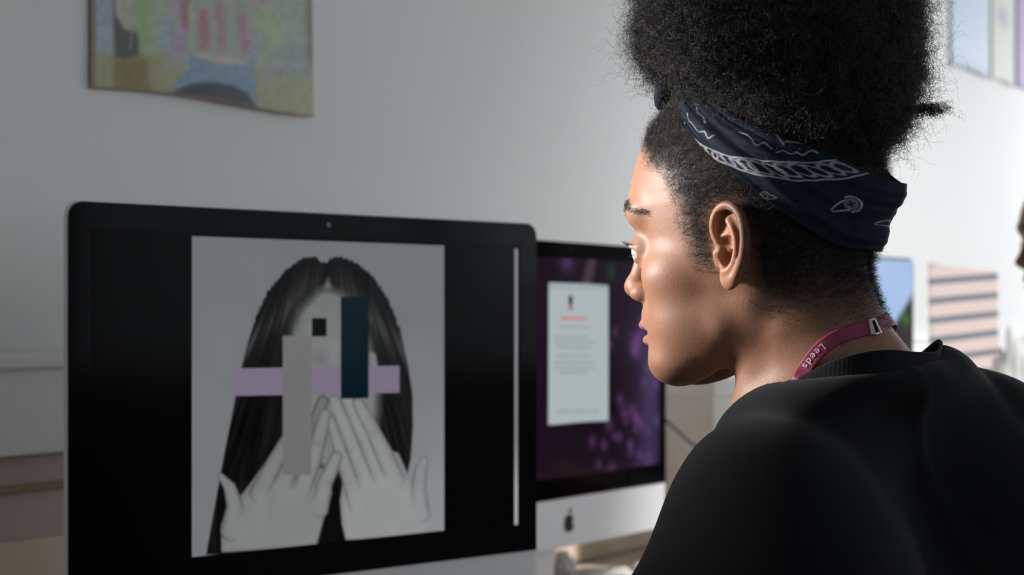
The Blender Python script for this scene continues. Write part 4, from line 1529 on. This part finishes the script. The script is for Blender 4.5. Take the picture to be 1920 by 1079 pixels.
def slabbar(name, i0, i1, w0, w1, h0, h1):
    P = [fr(i, a, b) for i in (i0, i1) for a in (w0, w1) for b in (h0, h1)]
    Fc = [[0, 1, 3, 2], [4, 6, 7, 5], [0, 4, 5, 1], [2, 3, 7, 6], [0, 2, 6, 4], [1, 5, 7, 3]]
    o = mesh(name, P, Fc, m_met, lan, smooth=False)
    bv = o.modifiers.new('b', 'BEVEL'); bv.width = 0.0003; bv.segments = 2
    return o


slabbar('clasp_plate', ci - 8, ci - 2, -0.0058, 0.0058, 0.0004, 0.0022)
slabbar('clasp_bar', ci + 3, ci + 5, -0.0062, 0.0062, 0.0004, 0.0024)
slabbar('clasp_side', ci - 2, ci + 3, 0.0048, 0.0062, 0.0004, 0.0020)
slabbar('clasp_side', ci - 2, ci + 3, -0.0062, -0.0048, 0.0004, 0.0020)


def text_mesh(ch, size):
    cu = bpy.data.curves.new('letter', 'FONT')
    cu.body = ch
    cu.size = size
    cu.extrude = 0.00012
    cu.align_x = 'CENTER'
    o = bpy.data.objects.new('letter', cu)
    COL.objects.link(o)
    dg = bpy.context.evaluated_depsgraph_get()
    me = bpy.data.meshes.new_from_object(o.evaluated_get(dg))
    bpy.data.objects.remove(o)
    V = np.array([v.co[:] for v in me.vertices])
    Fc = [list(p.vertices) for p in me.polygons]
    bpy.data.meshes.remove(me)
    return V, Fc


# arc length position of the lettering, reading down the strap
arc = np.concatenate([[0], np.cumsum(np.linalg.norm(np.diff(LP_, axis=0), axis=1))])
i_top = int(np.argmin(np.linalg.norm(LP_ - onto(1542, 652, 0.0022), axis=1)))
sgn_up = 1.0
aV, aF = [], []
pos = arc[i_top]
adv = {'L': 0.0046, 'e': 0.0046, 'd': 0.0048, 's': 0.0044}
for ch in 'Leeds':
    i = int(np.argmin(np.abs(arc - pos)))
    tv, tf = text_mesh(ch, 0.0078)
    base = LP_[i]
    xdir = -T[i]
    # upright of the letters: towards the right-hand edge of the strap
    ydir = np.cross(Nw[i], xdir)
    P = [base + xdir * p[0] + ydir * (p[1] - 0.0026) + Nw[i] * (0.00125 + p[2]) - R0 for p in tv]
    k = len(aV)
    aV += P
    aF += [[k + q for q in f_] for f_ in tf]
    pos -= adv[ch]
mesh('lettering', aV, aF, m_ink, lan, smooth=False)

# ------------------------------------------------------------------ things on the wall
def wallpt(u):
    k = (u - 960) / FPX
    Y = 1.65 / (0.5 - 0.8660254 * k)
    return np.array([k * Y, Y])


def sheet(name, label, cat, u0, u1, zb0, zb1, height, painter, nx, nz, bow=0.006, curl=0.0, gap=0.004, group=None, rough=0.5):
    """paper hung on the back wall between two sight lines; bottom heights are given above camera level"""
    a, b = wallpt(u0), wallpt(u1)
    w = np.linalg.norm(b - a)
    d = (b - a) / w
    s = np.linspace(0, 1, nx)
    t = np.linspace(0, 1, nz)
    Sg, Tg = np.meshgrid(s, t, indexing='ij')
    zb = CAMZ + zb0 * (1 - Sg) + zb1 * Sg + 0.004 * np.sin(Sg * 5)
    Z = zb + Tg * height
    off = gap + bow * np.sin(Sg * math.pi) * (1 - Tg) + curl * (1 - Tg) ** 3 * Sg
    X = a[0] + d[0] * w * Sg + NV[0] * off
    Y = a[1] + d[1] * w * Sg + NV[1] * off
    U = 960 + (a[0] + d[0] * w * Sg) / (a[1] + d[1] * w * Sg) * FPX
    V = HORIZ - (Z - CAMZ) / (a[1] + d[1] * w * Sg) * FPX
    C = painter(U.ravel(), V.ravel(), Sg.ravel(), Tg.ravel())
    V3 = np.stack([X, Y, Z], -1).reshape(-1, 3)
    base = np.array([a[0], a[1], CAMZ + zb0])
    m = vcol(mat('printed_' + name, (0.5, 0.5, 0.5), rough, 0, 0.3))
    o = mesh(name, V3 - base, grid_faces(nx, nz), m, None, col=np.clip(C, 0, 0.95), label=label, category=cat)
    o.location = base
    if group:
        o['group'] = group
    sd_ = o.modifiers.new('paper', 'SOLIDIFY')
    sd_.thickness = 0.0004
    return o


def paint_poster(U, V, Sg, Tg):
    n = len(U)
    C = np.tile(np.array([114.0, 120.0, 112.0]), (n, 1))
    def over(a, c):
        nonlocal C
        a = a[:, None]
        C = C * (1 - a) + np.asarray(c) * a
    blob = lambda pts, r, c, soft=14, k=0.9: over(k * aa(cap2(U, V, pts, [r] * len(pts))[0], soft), c)
    over(aa(V * 0 + (100 - V), 10) * (U < 300), (112, 112, 84))
    over(aa(130 - V + 0.0 * U, 18), (114, 113, 90))
    over(aa(U - 208, 10) * aa(V - 100, 16), (112, 121, 129))
    over(aa(polysd(U, V, [(208, 112), (268, 112), (272, 182), (206, 182)]), 12), (93, 86, 54))
    blob([(268, -200), (262, 70)], 22, (108, 124, 92), 26)
    blob([(288, -200), (290, 90)], 14, (116, 128, 108), 20)
    over(aa(polysd(U, V, [(206, -30), (212, 30), (232, 56), (250, 62), (254, 104), (226, 112), (208, 106)]), 8), (62, 61, 58))
    blob([(222, -120), (226, 24), (234, 44)], 13, (126, 124, 112), 8)
    blob([(240, 60), (238, 92)], 1.6, (110, 110, 112), 3)
    for x0, x1, y0, y1, c in ((318, 322, -60, 20, (126, 112, 124)), (336, 340, -60, 52, (120, 84, 98)), (372, 372, 26, 88, (126, 84, 92)), (402, 406, 12, 92, (124, 96, 106)), (444, 450, 34, 92, (128, 90, 102)), (330, 326, 58, 92, (122, 104, 130))):
        blob([(x0, y0), (x1, y1)], 9, c, 10, 0.85)
    blob([(304, 40), (304, 92)], 10, (110, 118, 134), 14, 0.7)
    blob([(349, 10), (348, 92)], 4, (126, 130, 98), 8, 0.8)
    blob([(425, 0), (424, 80)], 6, (112, 124, 112), 10, 0.7)
    blob([(430, -60), (480, 6)], 12, (128, 112, 104), 18, 0.6)
    blob([(486, 36), (510, 60), (496, 112)], 20, (116, 128, 102), 18, 0.85)
    blob([(470, 78), (468, 110)], 10, (112, 114, 130), 14, 0.7)
    blob([(486, 134), (500, 128)], 6, (132, 104, 100), 8, 0.8)
    over(aa(polysd(U, V, [(500, 90), (590, 90), (590, 150), (480, 150)]), 24) * 0.7, (104, 112, 116))
    over(aa(polysd(U, V, [(346, 98), (466, 112), (470, 205), (455, 205), (300, 186), (334, 138), (346, 130)]), 5), (94, 108, 122))
    over(aa(polysd(U, V, [(350, 97), (400, 104), (456, 114), (452, 122), (396, 120), (360, 108)]), 5), (132, 128, 122))
    over(aa(polysd(U, V, [(340, 140), (465, 152), (467, 172), (330, 160)]), 14) * 0.6, (78, 104, 124))
    over(aa(polysd(U, V, [(304, 190), (318, 172), (345, 159), (385, 155), (425, 162), (452, 176), (474, 208), (400, 212)]), 6), (44, 46, 51))
    over(aa(176 - U, 0.1) * 0, (0, 0, 0))
    over(aa(U - 175, 3), (98, 84, 78))
    over(aa(560 + 10 * (1 - Tg) - U, 16) * aa(V - 120, 30), (86, 88, 78))
    over(aa(Tg * 100 - 0.5, 0.6), (96, 80, 66))
    C = C * (1 + 0.05 * vnoise(np.stack([U / 9, V / 9, 0 * U], -1), 71)[:, None])
    return linv(C) * 2.6


poster = sheet('poster', 'unframed colourful art print on the wall above the nearest computer', 'poster', 165, 579, 0.2885, 0.2990, 0.62, paint_poster, 240, 300, 0.004, 0.006)
flat = lambda c, c2, y: (lambda U, V, Sg, Tg: linv(np.array(c)) * (1 - aa(Tg - y, 0.03)[:, None]) + linv(np.array(c2)) * aa(Tg - y, 0.03)[:, None])
sheet('wall_print', 'pale blue paper pinned high on the far wall beside the hair', 'poster', 1779, 1853, 0.730, 0.738, 0.55, flat((196, 210, 228), (182, 192, 214), 0.05), 20, 40, 0.01)


def paint_cream(U, V, Sg, Tg):
    c = np.tile(linv(np.array([208, 210, 198])), (len(U), 1))
    k = np.exp(-((Sg - 0.45) / 0.25) ** 2 - ((Tg - 0.36) / 0.06) ** 2)[:, None] * 0.8
    return c * (1 - k) + linv(np.array([150, 160, 182])) * k


sheet('wall_print', 'cream paper with a grey-blue patch, pinned between the blue and lilac papers', 'poster', 1856, 1898, 0.735, 0.742, 0.55, paint_cream, 20, 60, 0.01)
sheet('wall_print', 'lilac paper pinned at the right edge of the photo, high on the wall', 'poster', 1903, 1990, 0.742, 0.75, 0.55, flat((170, 150, 190), (160, 140, 182), 0.05), 20, 40, 0.01)

# ------------------------------------------------------------------ things on the desk, out of focus
m_white = bump(mat('white_card', (0.85, 0.84, 0.81), 0.7), 40, 0.2)
m_cream = bump(mat('cream_card', (0.75, 0.66, 0.55), 0.75), 40, 0.2)


def open_box(name, label, cat, u, Y, w, dpt, h, m, ang=60):
    """carton with flaps folded in: body, lid seam and tape"""
    X = (u - 960) * Y / FPX
    root = thing(name, label, cat, (X, Y, DESKZ + 0.0005))
    root.rotation_euler = (0, 0, math.radians(ang))
    box('body', (-w / 2, -dpt / 2, 0), (w / 2, dpt / 2, h - 0.02), m, root, 0.003)
    box('lid', (-w / 2 - 0.003, -dpt / 2 - 0.003, h - 0.035), (w / 2 + 0.003, dpt / 2 + 0.003, h), m, root, 0.003)
    return root


open_box('storage_box', 'white lidded card box on the desk under the person\'s chin', 'box', 1318, 3.62, 0.13, 0.10, 0.335, m_white, 60)
open_box('storage_box', 'low beige card box in front of the white box on the desk', 'box', 1345, 3.42, 0.11, 0.10, 0.185, m_cream, 60)
cp = smoothpath([px(1240, 780, 3.27), px(1262, 800, 3.25), px(1300, 834, 3.22), px(1345, 872, 3.20), (0.37, 3.19, DESKZ + 0.015), (0.40, 3.21, DESKZ + 0.0045), (0.43, 3.25, DESKZ + 0.0045)], 60)
base = np.array(cp[-1])
cable = tube('cable', cp - base, 0.0035, mat('grey_cable', (0.13, 0.13, 0.13), 0.5), None, label='grey cable sloping down beside the right edge of the purple screen', category='cable')
cable.location = base


def crumple(label, X, Y, rx, ry, rz, seed):
    nu, nv = 48, 32
    A, B = np.meshgrid(np.linspace(0, 2 * math.pi, nu, endpoint=False), np.linspace(0.02, math.pi - 0.02, nv), indexing='ij')
    D = np.stack([np.cos(A) * np.sin(B), np.sin(A) * np.sin(B), np.cos(B)], -1).reshape(-1, 3)
    r = 1 + 0.30 * np.abs(vnoise(D * 3.3, seed)) + 0.22 * np.abs(vnoise(D * 7.0, seed + 1)) - 0.15
    P = D * r[:, None] * [rx, ry, rz]
    P[:, 2] = np.maximum(P[:, 2], -rz * 0.55)
    P[:, 2] -= P[:, 2].min()
    o = mesh('crumpled_paper', P, grid_faces(nu, nv, True), m_white, None, smooth=False, label=label, category='paper')
    o.location = (X, Y, DESKZ + 0.0005)
    return o


crumple('small crumpled white paper under the left end of the second computer\'s chin', 0.087, 3.24, 0.020, 0.018, 0.032, 5)
crumple('wide flat crumpled white paper on the desk under the second computer\'s logo', 0.150, 3.20, 0.062, 0.040, 0.018, 9)
crumple('crumpled white paper on the desk beside the person\'s sleeve', 0.232, 3.27, 0.030, 0.024, 0.018, 13)
crumple('large heap of white wrapping paper on the desk at the right edge', 1.175, 4.40, 0.075, 0.060, 0.26, 17)

# tall board with slanted pink and grey stripes


def paint_stripes(X, Z):
    q = (Z - 0.15 * X) / 0.0465
    f = np.mod(q, 1.0)
    k = aa(np.abs(f - 0.5) - 0.17, 0.06)[:, None]
    return linv(np.array([240, 218, 210])) * (1 - k) + linv(np.array([132, 136, 146])) * k


A_, B_ = px(1749, 600, 4.50), px(1876, 600, 4.60)
w_ = np.linalg.norm((B_ - A_)[:2])
hb = CAMZ + 0.133 - DESKZ
X, Z = np.meshgrid(np.linspace(0, w_, 60), np.linspace(0, hb, 260), indexing='ij')
X, Z = X.ravel(), Z.ravel()
front = np.stack([X, 0 * X, Z * (1 - 0.03 * X / w_)], -1)
back = front + [0, 0.006, 0]
n = len(X)
ring = [i * 260 for i in range(60)] + [59 * 260 + j for j in range(1, 260)] + [i * 260 + 259 for i in range(58, -1, -1)] + [j for j in range(258, 0, -1)]
gf = grid_faces(60, 260).tolist()
Fc = gf + [[a + n for a in f[::-1]] for f in gf] + [[ring[i], ring[i] + n, ring[(i + 1) % len(ring)] + n, ring[(i + 1) % len(ring)]] for i in range(len(ring))]
pc = paint_stripes(X, Z)
bd = mesh('striped_board', np.vstack([front, back]), Fc, vcol(mat('striped_print', (0.5, 0.5, 0.5), 0.6, 0, 0.2)), None, smooth=False, col=np.vstack([pc, pc]),
          label='upright board with pink and grey stripes standing on the desk behind the person', category='board')
bd.location = (A_[0], A_[1], DESKZ + 0.0005)
bd.rotation_euler = (math.radians(-1.0), 0, math.atan2(B_[1] - A_[1], B_[0] - A_[0]))

# ------------------------------------------------------------------ another student, only the tip of the nose inside the frame
dl = math.radians(28)
other = person.copy()
COL.objects.link(other)
other['label'] = 'person at the right edge, only the tip of a brown nose in view'
for ch in list(person.children):
    if ch.name.startswith(('afro', 'headscarf')):
        continue
    c = ch.copy()
    COL.objects.link(c)
    c.parent = other
    for g in ch.children:
        e = g.copy()
        COL.objects.link(e)
        e.parent = c
tip = h2w(np.array([0.1075, 0.0, -0.0230])) - R0
rx_ = tip[0] * math.cos(dl) - tip[1] * math.sin(dl)
ry_ = tip[0] * math.sin(dl) + tip[1] * math.cos(dl)
goal = px(1904, 494, 3.30)
other.rotation_euler = (0, 0, dl)
other.location = (goal[0] - rx_, goal[1] - ry_, goal[2] - tip[2])
